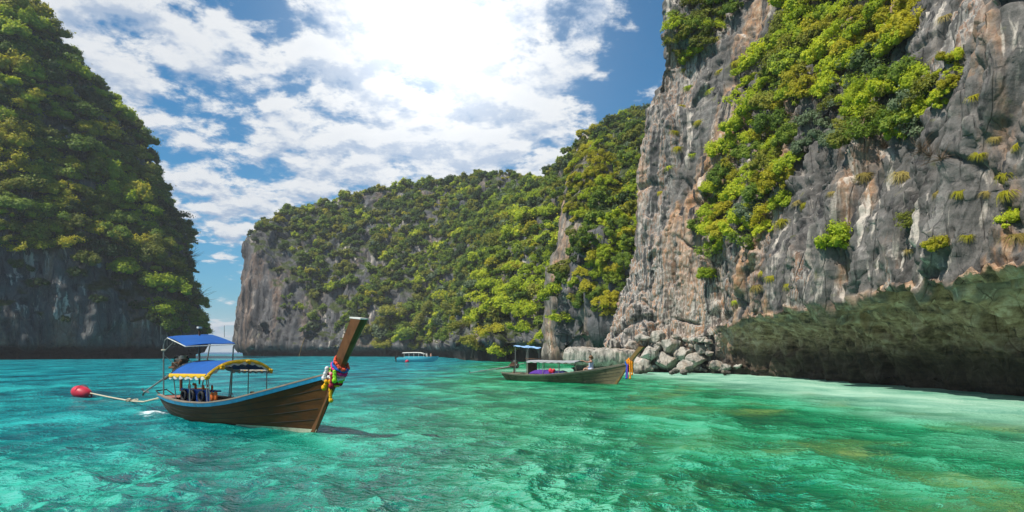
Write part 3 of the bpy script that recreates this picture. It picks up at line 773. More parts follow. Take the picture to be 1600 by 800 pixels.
# ---- scattered growth nobody could count: instanced over the slopes
def protos(name, shapes, cols):
    c = bpy.data.collections.new(name)
    for i, (k, sh) in enumerate(cols):
        d, tr = shapes[sh]; o = bpy.data.objects.new(name + '_tree', d[k]); c.objects.link(o)
    return c
def scatter_object(name, pts, scl, rot, which, col, label, cat):
    me = bpy.data.meshes.new(name); me.vertices.add(len(pts)); me.vertices.foreach_set('co', np.asarray(pts, np.float32).ravel())
    fattr(me, 'size', scl)
    a = me.attributes.new('turn', 'FLOAT_VECTOR', 'POINT'); a.data.foreach_set('vector', np.asarray(rot, np.float32).ravel())
    a = me.attributes.new('pick', 'INT', 'POINT'); a.data.foreach_set('value', np.asarray(which, np.int32))
    o = link(name, me); tag(o, label, cat, kind='stuff')
    ng = bpy.data.node_groups.new(name, 'GeometryNodeTree')
    ng.interface.new_socket('Geometry', in_out='INPUT', socket_type='NodeSocketGeometry'); ng.interface.new_socket('Geometry', in_out='OUTPUT', socket_type='NodeSocketGeometry')
    t = NT(ng); gi = t.new('NodeGroupInput'); go = t.new('NodeGroupOutput'); ci = t.new('GeometryNodeCollectionInfo')
    ci.inputs['Collection'].default_value = col; ci.inputs['Separate Children'].default_value = True; ci.inputs['Reset Children'].default_value = True
    ip = t.new('GeometryNodeInstanceOnPoints'); ip.inputs['Pick Instance'].default_value = True
    def na(nm, ty):
        n = t.new('GeometryNodeInputNamedAttribute', data_type=ty); n.inputs['Name'].default_value = nm; return n.outputs['Attribute']
    t.l.new(gi.outputs[0], ip.inputs['Points']); t.l.new(ci.outputs[0], ip.inputs['Instance'])
    t.l.new(na('size', 'FLOAT'), ip.inputs['Scale']); t.l.new(na('turn', 'FLOAT_VECTOR'), ip.inputs['Rotation']); t.l.new(na('pick', 'INT'), ip.inputs['Instance Index'])
    t.l.new(ip.outputs[0], go.inputs[0])
    o.modifiers.new('scatter', 'NODES').node_group = ng
    return o
def sample_grid(P, n, g, weight):
    c = (P[:-1, :-1] + P[1:, 1:]) / 2; d1 = P[1:, 1:] - P[:-1, :-1]; d2 = P[:-1, 1:] - P[1:, :-1]
    nr = np.cross(d1, d2); ar = np.linalg.norm(nr, axis=2); nr = nr / (ar[..., None] + 1e-9)
    if nr[..., 2].mean() < 0: nr = -nr
    wt = ar * weight(c, nr); wt = wt.ravel() / wt.sum(); idx = g.choice(len(wt), n, p=wt)
    return c.reshape(-1, 3)[idx] + g.normal(size=(n, 3)) * .6, nr.reshape(-1, 3)[idx]

g = np.random.default_rng(31)
MIXCOL = [('leaf_mid', 0), ('leaf_mid', 1), ('leaf_olive', 2), ('leaf_dark', 3), ('leaf_bright', 4), ('leaf_olive', 1), ('leaf_yellow', 0), ('leaf_mid', 3), ('leaf_grey', 2)]
def w_head(c, n):
    x, y, z = c[..., 0], c[..., 1], c[..., 2]; q = c.reshape(-1, 3)
    rocky = fbm(q * np.array([1, 1, .5]) / 22 + 3, 3).reshape(z.shape)
    wt = sstep(z, 5, 11) * np.clip(sstep(n[..., 2], .16, .42) + .10, 0, 1)
    end = sstep(x - (y - 340) * -.30, -128, -92)                # bare sea cliff at the seaward end
    wt *= np.clip(end + .25 * sstep(rocky, .1, .4) + .75 * sstep(z, 62, 74), 0, 1)
    wt *= (1 - .93 * sstep(rocky, .30, .50) * (y > 200)) * (x > -165) * (x < 75) * (y < 420)
    return wt * np.clip(1.4 * (220 / y) ** .6, .6, 2)
pp, nn = sample_grid(P_head, 6500, g, w_head)
siz = (2.1 + 2.4 * g.random(len(pp)) ** 2.0) * np.clip(pp[:, 1] / 260, .62, 1.05)
rt = np.stack([g.normal(size=len(pp)) * .12, g.normal(size=len(pp)) * .12, g.random(len(pp)) * 6.28], 1)
far_idx = g.choice(len(MIXCOL), len(pp), p=[.2, .16, .16, .14, .08, .08, .05, .08, .05])
pp[:, 2] -= siz * .28
scatter_object('forest', pp, siz, rt, far_idx, protos('far_trees', FAR, MIXCOL), 'dense green forest of rounded crowns covering the headland across the bay', 'forest')

def w_left(c, n):
    x, y, z = c[..., 0], c[..., 1], c[..., 2]; q = c.reshape(-1, 3)
    rocky = fbm(q * np.array([1, 1, .6]) / 20 + 13, 3).reshape(z.shape)
    tipf = sstep(x, -118, -100)
    wt = np.clip(sstep(z, 26 - 18 * 1, 36) , 0, 1) * np.clip(sstep(n[..., 2], .10, .36) + .12, 0, 1)
    wt = np.maximum(wt * sstep(z + 30 * tipf, 26, 38), .55 * tipf * sstep(z, 6, 11))
    return wt * (1 - .9 * sstep(rocky, .28, .45)) * (x > -215) * (y < 300)
pp, nn = sample_grid(P_left, 2300, g, w_left)
siz = 2.2 + 2.4 * g.random(len(pp)) ** 1.6
rt = np.stack([g.normal(size=len(pp)) * .15, .12 + g.normal(size=len(pp)) * .15, g.random(len(pp)) * 6.28], 1)
pp[:, 2] -= siz * .3
LEFTCOL = [('leaf_mid', 0), ('leaf_dark', 1), ('leaf_mid', 2), ('leaf_olive', 3), ('leaf_bright', 4), ('leaf_grey', 5)]
scatter_object('undergrowth', pp, siz, rt, g.choice(6, len(pp), p=[.22, .24, .18, .12, .14, .10]), protos('slope_bushes', MIDT, LEFTCOL), 'dark green undergrowth between the larger trees on the left cliff', 'undergrowth')

# ---- trees one can tell apart on the left cliff
rg = random.Random(4)
polyL = [(0, 12), (34, 4), (96, 70), (150, 132), (212, 196), (236, 262), (276, 330), (294, 400), (308, 460), (312, 512), (262, 520), (225, 455), (150, 420), (80, 405), (0, 385)]
for (x, y) in scatter_dirs(polyL, 22, 1800, rg):
    h = hit(B_left, x, y)
    if not h: continue
    hi = y < 190; rim = x > 190 + (y - 200) * .3
    col = pick(rg, {'leaf_mid': 3, 'leaf_olive': 3, 'leaf_yellow': 2.6, 'leaf_dark': .8, 'leaf_bright': 3.2} if not rim else {'leaf_dark': 2, 'leaf_mid': 3, 'leaf_olive': 2.5})
    if 200 < y < 330 and x < 110: col = pick(rg, {'leaf_yellow': 3, 'leaf_olive': 3, 'leaf_mid': 1})
    zone = 'near the top of the left cliff' if hi else ('on the seaward rim of the left cliff' if rim else ('above the bare foot of the left cliff' if y > 370 else 'halfway up the left cliff'))
    grow('tree', 'tree', h[0], h[1], rg.uniform(16, 29) / F * h[2], MIDT[rg.randrange(7)], col, '%s spreading tree %s' % (WORDS[col], zone), 'tree', '%s trees %s' % (WORDS[col], zone), lean=.30, sink=.12, squash=1.0)
# shrubs clinging to the bare foot of the left cliff
for (x, y, r) in [(60, 445, 12), (152, 470, 11), (215, 480, 13), (240, 500, 12), (100, 500, 8), (30, 420, 14), (185, 440, 13), (270, 480, 14), (250, 455, 13), (120, 430, 12)]:
    h = hit(B_left, x, y)
    if h: grow('shrub', 'shrub', h[0], h[1], r / F * h[2], SHRUB[rg.randrange(7)], 'leaf_dark', 'small dark green shrub clinging to the bare rock of the left cliff', 'shrub', 'shrubs on the bare foot of the left cliff', parts=('stem', 'foliage'))

# ---- larger bright trees at the foot of the headland
polyA = [(596, 545), (604, 500), (640, 470), (690, 462), (706, 500), (704, 548)]
polyB = [(716, 548), (722, 505), (742, 470), (748, 400), (790, 365), (850, 330), (884, 330), (888, 420), (884, 500), (862, 545), (790, 552)]
polyC = [(690, 470), (700, 415), (730, 380), (790, 345), (850, 300), (886, 280), (886, 330), (800, 362), (735, 420), (722, 500), (706, 500)]
for poly, mind, rr, zone, cols in ((polyB, 23, (20, 33), 'on the shore behind the moored boats', {'leaf_bright': 5, 'leaf_yellow': 1.5, 'leaf_mid': .8, 'leaf_olive': .8}),
                                   (polyA, 20, (15, 25), 'on the shore behind the turquoise speedboat', {'leaf_olive': 2.5, 'leaf_bright': 2, 'leaf_mid': 1}),
                                   (polyC, 22, (13, 21), 'on the slope above the bright shore trees', {'leaf_mid': 3, 'leaf_dark': 2, 'leaf_olive': 1.2, 'leaf_bright': 1})):
    for (x, y) in scatter_dirs(poly, mind, 900, rg):
        h = hit(B_head, x, y)
        if not h: continue
        col = pick(rg, cols)
        grow('tree', 'tree', h[0], h[1], rg.uniform(*rr) / F * h[2], MIDT[rg.randrange(7)], col, '%s leafy tree %s' % (WORDS[col], zone), 'tree', '%s trees %s' % (WORDS[col], zone), lean=.25, sink=.25, squash=1.05)

# ---- growth on the pinnacle and in the gully beside the wall
polyP = [(892, 260), (922, 200), (942, 205), (966, 270), (960, 310), (930, 312), (908, 345), (888, 350), (886, 300)]
polyG = [(955, 320), (1008, 240), (1016, 330), (1004, 385), (975, 450), (950, 490), (905, 480), (900, 430), (925, 400), (940, 350)]
for poly, mind, rr, zone, cols in ((polyP, 9, (8, 15), 'on the rock pinnacle', {'leaf_olive': 2, 'leaf_yellow': 2, 'leaf_bright': 2}),
                                   (polyG, 13, (12, 21), 'in the gully beside the pinnacle', {'leaf_bright': 3, 'leaf_yellow': 1.5, 'leaf_mid': 2})):
    for (x, y) in scatter_dirs(poly, mind, 500, rg):
        h = hit([B_head, B_pin], x, y)
        if not h or h[2] < 60: continue
        col = pick(rg, cols)
        grow('shrub', 'shrub', h[0], h[1], rg.uniform(*rr) / F * h[2], SHRUB[rg.randrange(7)], col, '%s bushy shrub %s' % (WORDS[col], zone), 'shrub', '%s shrubs %s' % (WORDS[col], zone), parts=('stem', 'foliage'), lean=.4, sink=.3)

# ---- the right wall: a leaning band of bushes, a tuft here and there
SHORT = 1
ZW = [
    ([(1236, -30), (1386, -30), (1412, 40), (1420, 62), (1330, 110), (1300, 150), (1250, 160), (1236, 120), (1200, 130), (1215, 60)], 19, (19, 31), {'leaf_bright': 5, 'leaf_yellow': 3, 'leaf_olive': 1}, 'in the thick band topping the right cliff'),
    ([(1180, 90), (1240, 110), (1250, 160), (1230, 270), (1225, 330), (1190, 385), (1140, 402), (1096, 400), (1088, 372), (1112, 300), (1130, 235), (1150, 190)], 19, (16, 28), {'leaf_bright': 4, 'leaf_yellow': 2, 'leaf_mid': 2, 'leaf_olive': 1.4}, 'in the leaning band down the right cliff'),
    ([(1300, 160), (1330, 115), (1440, 120), (1450, 170), (1440, 215), (1390, 225), (1300, 225), (1262, 230)], 19, (16, 27), {'leaf_olive': 3, 'leaf_bright': 2, 'leaf_grey': 2, 'leaf_mid': 1}, 'on ledges below the right cliff tree'),
    ([(1072, -20), (1190, -20), (1150, 20), (1120, 40), (1085, 90), (1046, 92), (1048, 50)], 18, (13, 21), {'leaf_olive': 3, 'leaf_bright': 2, 'leaf_mid': 1}, 'on the seaward shoulder of the right cliff'),
    ([(1440, 150), (1468, 110), (1500, 84), (1504, 104), (1476, 150), (1460, 180)], 18, (12, 17), {'leaf_bright': 3, 'leaf_yellow': 1}, 'in the short strip right of the main bushes'),
]
for poly, mind, rr, cols, zone in ZW:
    for (x, y) in scatter_dirs(poly, mind, 1200, rg):
        h = hit(B_wall, x, y)
        if not h: continue
        col = pick(rg, cols)
        grow('shrub', 'shrub', h[0], h[1], rg.uniform(*rr) / F * h[2], SHRUB[rg.randrange(7)], col, '%s bushy shrub %s' % (WORDS[col], zone), 'shrub', '%s shrubs %s' % (WORDS[col], zone), parts=('stem', 'foliage'), lean=.42, sink=.12, squash=rg.uniform(.8, 1.2))
singles = [(1376, 92, 48, 'leaf_dark', 'big rounded dark green tree among the bright bushes of the right cliff', 'tree'), (1345, 100, 30, 'leaf_grey', 'grey-green tree leaning beside the big dark tree', 'tree'),
           (1320, 380, 33, 'leaf_bright', 'lone bright green bush in the middle of the bare right cliff', 'shrub'), (1425, 347, 20, 'leaf_olive', 'small olive bush under the long crack of the right cliff', 'shrub'),
           (1466, 384, 19, 'leaf_yellow', 'thin yellow-green bush above the orange rock by the cave lip', 'shrub'), (1105, 430, 14, 'leaf_bright', 'small bright bush hanging below the foot of the bush band', 'shrub'),
           (1590, 345, 22, 'leaf_bright', 'bright bush at the right edge above the cave', 'shrub'), (1180, 330, 28, 'leaf_grey', 'pale grey-green bush low in the leaning bush band', 'shrub'),
           (1270, 195, 26, 'leaf_grey', 'pale bush in the middle hollow of the bush band', 'shrub')]
for (x, y, r, col, lab, cat) in singles:
    h = hit(B_wall, x, y)
    if h: grow(cat, cat, h[0], h[1], r / F * h[2], (SHRUB if cat == 'shrub' else MIDT)[rg.randrange(6)], col, lab, cat, None, parts=('stem', 'foliage') if cat == 'shrub' else ('trunk', 'crown'), lean=.4, sink=.2 if cat == 'shrub' else .5)
# tufts: drooping blades
def tuft_mesh(seed, n=170):
    g_ = np.random.default_rng(seed); V = []; Q = []
    for i in range(n):
        a = g_.random() * 6.28; l = .6 + .6 * g_.random(); w_ = .022; dx_, dy_ = math.cos(a), math.sin(a); o = g_.normal(size=2) * .12; b = len(V)
        for k in range(4):
            s = k / 3; px_ = o[0] + dx_ * l * s * .75; py_ = o[1] + dy_ * l * s * .75; pz = .6 * l * s * (1 - 1.6 * s); ww = w_ * (1 - s * .8)
            V += [(px_ - dy_ * ww, py_ + dx_ * ww, pz), (px_ + dy_ * ww, py_ - dx_ * ww, pz)]
        for k in range(3): Q.append((b + 2 * k, b + 2 * k + 1, b + 2 * k + 3, b + 2 * k + 2))
    me = mesh_np('tuft', V, Q); fattr(me, 'leaf', g_.random(len(V))); return me
TUFT = []
for s_ in range(4):
    t0 = tuft_mesh(s_); d = {}
    for k in ('straw', 'leaf_yellow', 'leaf_bright'):
        c = t0.copy(); c.materials.append(M[k]); d[k] = c
    TUFT.append(d)
tufts = [(1350, 272, 15, 'straw'), (1412, 270, 19, 'straw'), (1570, 272, 14, 'leaf_yellow'), (1573, 300, 16, 'leaf_yellow'), (1590, 368, 18, 'straw'), (1510, 368, 12, 'leaf_yellow'), (1222, 345, 14, 'leaf_yellow'), (1205, 432, 11, 'leaf_yellow'),
         (1190, 425, 9, 'leaf_yellow'), (1232, 444, 11, 'leaf_yellow'), (1183, 447, 14, 'straw'), (1245, 315, 10, 'straw'), (1257, 318, 10, 'leaf_yellow'), (1118, 60, 10, 'leaf_yellow'), (1150, 95, 12, 'leaf_yellow'), (1075, 135, 10, 'leaf_bright'),
         (1090, 190, 9, 'leaf_yellow'), (1055, 205, 9, 'leaf_yellow'), (1058, 230, 10, 'leaf_yellow'), (1045, 260, 9, 'leaf_bright'), (1495, 85, 10, 'straw'), (1478, 25, 12, 'straw'), (1530, 240, 11, 'leaf_yellow'), (1540, 300, 10, 'straw'),
         (1500, 300, 12, 'leaf_yellow'), (1465, 300, 10, 'straw'), (1590, 225, 12, 'leaf_yellow'), (1148, 470, 8, 'leaf_bright'), (1300, 300, 9, 'straw'), (1070, 108, 8, 'leaf_yellow'), (1110, 140, 10, 'leaf_bright'), (1065, 165, 9, 'leaf_yellow'), (1195, 60, 11, 'leaf_olive'),
         (1030, 300, 8, 'leaf_yellow'), (1082, 240, 8, 'leaf_bright'), (1125, 110, 9, 'leaf_yellow'), (1420, 390, 9, 'straw'), (1555, 215, 9, 'straw'), (1520, 150, 10, 'leaf_yellow')]
for (x, y, r, k) in tufts:
    h = hit(B_wall, x, y)
    if not h: continue
    k = k if k in TUFT[0] else 'leaf_bright'
    o = link('grass_tuft', TUFT[rg.randrange(4)][k]); nrm = h[1]
    up = (Vector((0, 0, 1)) * .55 + nrm * .45).normalized(); o.rotation_mode = 'QUATERNION'; o.rotation_quaternion = up.to_track_quat('Z', 'Y') @ Matrix.Rotation(rg.uniform(0, 6.28), 4, 'Z').to_quaternion()
    o.location = h[0]; o.scale = (r / F * h[2] * 1.25,) * 3
    side = 'above the cave' if x > 1290 else ('on the seaward face' if x < 1130 else 'below the bush band')
    cw = {'straw': 'straw-coloured', 'leaf_yellow': 'yellow', 'leaf_bright': 'green'}[k]
    tag(o, None, 'grass tuft', '%s grass tufts %s' % (cw, side)); reg(o, screen_x(h[0]), '%s drooping grass tuft on the right cliff %s' % (cw, side))
# dry twigs in the hollows of the bush band
def twig_mesh(seed):
    g_ = random.Random(seed); mb = MB()
    for i in range(46):
        a = g_.uniform(0, 6.28); el = g_.uniform(.1, 1.3); l = g_.uniform(.6, 1.15); p = Vector((0, 0, 0)); dv = Vector((math.cos(a) * math.cos(el), math.sin(a) * math.cos(el), math.sin(el))); pts = [p]
        for k in range(4):
            dv = (dv + Vector((g_.uniform(-.3, .3), g_.uniform(-.3, .3), g_.uniform(-.35, .2)))).normalized(); pts.append(pts[-1] + dv * l / 4)
        mb.tube(pts, [.014, .012, .009, .007, .004], 3, cap=False)
    me = bpy.data.meshes.new('twigs'); me.from_pydata(mb.v, [], mb.f); me.update(); me.materials.append(M['twig']); return me
TW = [twig_mesh(i) for i in range(3)]
for (x, y, r, lab) in [(312, 470, 30, 'pale bare tree on the seaward rim of the left cliff, above the blue awning'), (300, 405, 26, 'bare twiggy tree on the left cliff rim, the higher of two')]:
    h = hit(B_left, x - 8, y)
    if not h: continue
    o = link('bare_tree', TW[1 if y > 440 else 2]); o.location = h[0]; o.scale = (r / F * h[2],) * 3; o.rotation_euler = (0, R(35), R(-20)); tag(o, lab, 'tree')
for (x, y, r) in [(1262, 150, 30), (1285, 140, 34), (1305, 170, 28), (1250, 185, 26), (1240, 200, 26), (1395, 190, 28), (1420, 205, 26), (1440, 235, 30), (1470, 250, 26), (1100, 320, 24), (1120, 290, 22), (1380, 230, 26), (1480, 385, 22), (1455, 245, 24)]:
    h = hit(B_wall, x, y)
    if not h: continue
    o = link('dry_shrub', TW[rg.randrange(3)]); up = (Vector((0, 0, 1)) * .5 + h[1] * .5).normalized(); o.rotation_mode = 'QUATERNION'
    o.rotation_quaternion = up.to_track_quat('Z', 'Y') @ Matrix.Rotation(rg.uniform(0, 6.28), 4, 'Z').to_quaternion(); o.location = h[0]; o.scale = (r / F * h[2],) * 3
    reg(o, screen_x(h[0]), 'bare brown twiggy shrub among the right cliff bushes'); tag(o, None, 'dry shrub', 'dry twiggy shrubs on the right cliff')

# ================================================================== rocks at the foot of the right cliff
def boulder_mesh(seed, sq=(1, 1, 1), cuts=20, rough=.07):
    g_ = np.random.default_rng(seed)
    bm = bmesh.new(); bmesh.ops.create_icosphere(bm, subdivisions=4, radius=1.0)
    v = np.array([q.co[:] for q in bm.verts]); t_ = np.array([[q.index for q in f.verts] for f in bm.faces]); bm.free()
    for _ in range(cuts):
        n = unit(1, g_)[0]; dd = .5 + .3 * g_.random(); k = v @ n - dd; v = v - np.clip(k, 0, None)[:, None] * n
    v = v * (1 + rough * fbm(v * 2.1 + seed, 4) + .05 * fbm(v * 9 + seed, 2))[:, None] * np.array(sq)
    me = mesh_np('boulder', v, None, t_); me.set_sharp_from_angle(angle=R(24)); return me
def rock(px, py, r, seed, label, group=None, sq=(1.15, 1, .85), fwd=.55, mat='boulder', name='boulder', grounded=False):
    h = hit([B_wall, B_head], px, py); Y = (h[0].y if h else 66) - fwd * r / F * 66
    if py > 566: Y = min(Y, CAM_H * F / (py + r * .6 - HZ))
    rad = r / F * Y; c = at(px, Y, py=py)
    o = link(name, boulder_mesh(seed, sq), M[mat]); o.location = c; o.scale = (rad,) * 3; o.rotation_euler = (rg.uniform(-.3, .3), rg.uniform(-.3, .3), rg.uniform(0, 6.28))
    tag(o, label, 'rock', group); reg(o, px, label); return o
big = [(1016, 553, 18, 'pale angular boulder directly behind the prow of the weathered boat'), (1046, 541, 20, 'grey slab-sided boulder at the top of the boulder pile'), (1086, 560, 19, 'brown rounded boulder at the right end of the pile'),
       (1040, 566, 21, 'pale rounded boulder in the front middle of the pile'), (1066, 553, 18, 'tilted grey boulder in the middle of the pile'), (1096, 546, 13, 'pale cream rock lump leaning on the cliff foot'),
       (1026, 527, 13, 'small bright boulder on the crest of the pile'), (988, 540, 15, 'flat grey boulder lying on the long ledge'), (960, 537, 13, 'low dark boulder on the left part of the ledge'),
       (1004, 572, 21, 'dark shadowed boulder under the ledge end'), (1072, 574, 17, 'brown wet boulder at the front of the pile by the water'), (1118, 572, 12, 'dark brown boulder where the cave begins')]
for i, (x, y, r, lab) in enumerate(big): rock(x, y, r, 40 + i, lab, fwd=.7)
for i in range(46):
    if i < 24: x = rg.uniform(978, 1110); y = rg.uniform(524, 552); r = rg.uniform(5, 10); lab, grp = 'small grey stone wedged between the boulders of the pile', 'small stones in the boulder pile'
    else: x = rg.uniform(1000, 1170); y = rg.uniform(572, 583); r = rg.uniform(4, 9); lab, grp = 'small brown waterline stone below the boulder pile', 'small stones along the waterline'
    rock(x, y, r, 70 + i, lab, grp, sq=(1.3, 1, .7), fwd=.9, name='stone')
def ledge():
    n, m = 90, 40; V = np.zeros((n, m, 3))
    for i in range(n):
        s = i / (n - 1); e = (1 - abs(2 * s - 1) ** 7) ** .5
        for k in range(m):
            a = 2 * math.pi * k / m; c_, s__ = math.cos(a), math.sin(a)
            V[i, k] = (-3.9 + 8.2 * s, 1.3 * e * np.sign(c_) * abs(c_) ** .7, 1.02 * e * np.sign(s__) * abs(s__) ** .7 * (1 - .12 * s))
    q = V.reshape(-1, 3); nr = q * np.array([.05, 1, 1]); nr /= np.linalg.norm(nr, axis=1)[:, None] + 1e-6
    d = .20 * fbm(q * np.array([.5, 1, 1]) / 1.1 + 4, 3) + .10 * ridged(q * np.array([1, .6, .25]) / .32, 3) - .1
    q = q + nr * d[:, None]
    me = mesh_np('ledge', q, grid_quads(n, m, False)); 
    o = link('rock_ledge', me, M['boulder']); o.location = at(936, 70.5, py=557.5); o.rotation_euler = (0, R(1.2), R(-9))
    tag(o, 'long pale log-shaped rock ledge jutting over the water behind the weathered boat', 'rock')
    n2 = boulder_mesh(5, (3.9, 1.6, 1.15), 6); b = link('ledge_foot', n2, M['boulder'], o); b.location = (.6, 1.3, -1.75)
ledge()

# ================================================================== boat materials
M['hull_wood'] = paint('hull_wood', (.085, .034, .010), .55, .5, 2.5, .25, spec=.12, grain=(.25, 1, 2.2), dirt=(.05, .032, .014))
M['hull_old'] = paint('weathered_hull', (.19, .15, .085), .7, .4, 3, .3, grain=(.3, 1, 2), dirt=(.05, .045, .03))
M['stem_wood'] = paint('stem_wood', (.155, .062, .022), .38, .35, 4, .2, grain=(.6, 1, .35), dirt=(.07, .03, .012))
M['stem_old'] = paint('stem_old', (.20, .13, .045), .6, .35, 4, .2)
M['deck_wood'] = paint('deck_wood', (.19, .10, .06), .7, .4, 4, .25, grain=(.3, 1.5, 1))
M['red_deck'] = paint('faded_red_deck', (.34, .15, .11), .7, .3, 4, .2)
M['grey_wood'] = paint('grey_wood', (.26, .21, .16), .75, .35, 4, .25, grain=(.3, 1.5, 1))
M['blue_rail'] = paint('blue_paint', (.03, .30, .52), .45, .3, 5, .12, dirt=(.05, .2, .3))
M['blue_cloth'] = paint('blue_tarp', (.006, .078, .30), .65, .22, 2.5, .3)
M['blue_board'] = paint('blue_board', (.012, .055, .27), .5, .3, 4, .15)
M['yellow_cloth'] = paint('yellow_fringe', (.68, .40, .02), .7, .2, 8, .3)
M['white_cloth'] = paint('white_frill', (.62, .60, .55), .8, .2, 8, .3, dirt=(.3, .26, .2))
M['steel'] = paint('dull_steel', (.30, .29, .27), .45, .35, 9, .1, metal=.6, dirt=(.16, .08, .04))
M['black'] = paint('black_rubber', (.018, .018, .019), .6, .3, 9, .15)
M['engine'] = paint('engine_iron', (.075, .07, .06), .6, .6, 9, .3, metal=.35, dirt=(.16, .14, .11))
M['rust'] = paint('rusty_iron', (.16, .085, .05), .8, .4, 8, .3)
M['white_paint'] = paint('white_paint', (.74, .72, .66), .55, .12, 5, .1, dirt=(.42, .38, .30))
M['cream_strip'] = paint('cream_strip', (.58, .56, .40), .7, .25, 5, .15, dirt=(.2, .25, .12))
M['orange'] = paint('orange_vest', (.72, .16, .03), .7, .25, 8, .25)
M['red_cloth'] = paint('red_cloth', (.40, .03, .035), .8, .3, 7, .3)
M['navy_cloth'] = paint('navy_cloth', (.02, .025, .09), .8, .3, 7, .3)
M['purple'] = paint('purple_cloth', (.09, .03, .25), .8, .3, 5, .3)
M['hot_red'] = paint('red_bag', (.62, .03, .06), .6, .25, 6, .3)
M['buoy_red'] = paint('buoy_red', (.58, .03, .06), .42, .22, 4, .08, dirt=(.4, .07, .08))
M['rope'] = paint('rope', (.55, .47, .34), .9, .25, 20, .3)
M['grey_tarp'] = paint('grey_tarp', (.36, .36, .37), .75, .2, 4, .25)
M['pale_blue'] = paint('pale_blue_tarp', (.25, .42, .68), .7, .25, 4, .25)
M['turquoise'] = paint('turquoise_gelcoat', (.10, .55, .66), .25, .08, 4, .02)
M['glass'] = paint('dark_glass', (.02, .025, .03), .12, .2, 4, 0)
M['skin'] = paint('skin', (.52, .29, .20), .55, .1, 8, .03)
M['swim'] = paint('pale_blue_swimsuit', (.55, .62, .76), .8, .15, 14, .1)
M['hair'] = paint('brown_hair', (.16, .085, .04), .6, .3, 20, .2)
for nm, col in (('g_red', (.78, .10, .05)), ('g_blue', (.02, .12, .50)), ('g_pink', (.75, .03, .22)), ('g_lime', (.28, .66, .03)), ('g_maroon', (.28, .012, .03)), ('g_yellow', (.82, .42, .01)), ('g_white', (.74, .70, .68)), ('g_rose', (.75, .32, .34)), ('g_orange', (.85, .30, .01)), ('g_violet', (.22, .06, .40))):
    M[nm] = paint(nm, col, .75, .22, 25, .5)

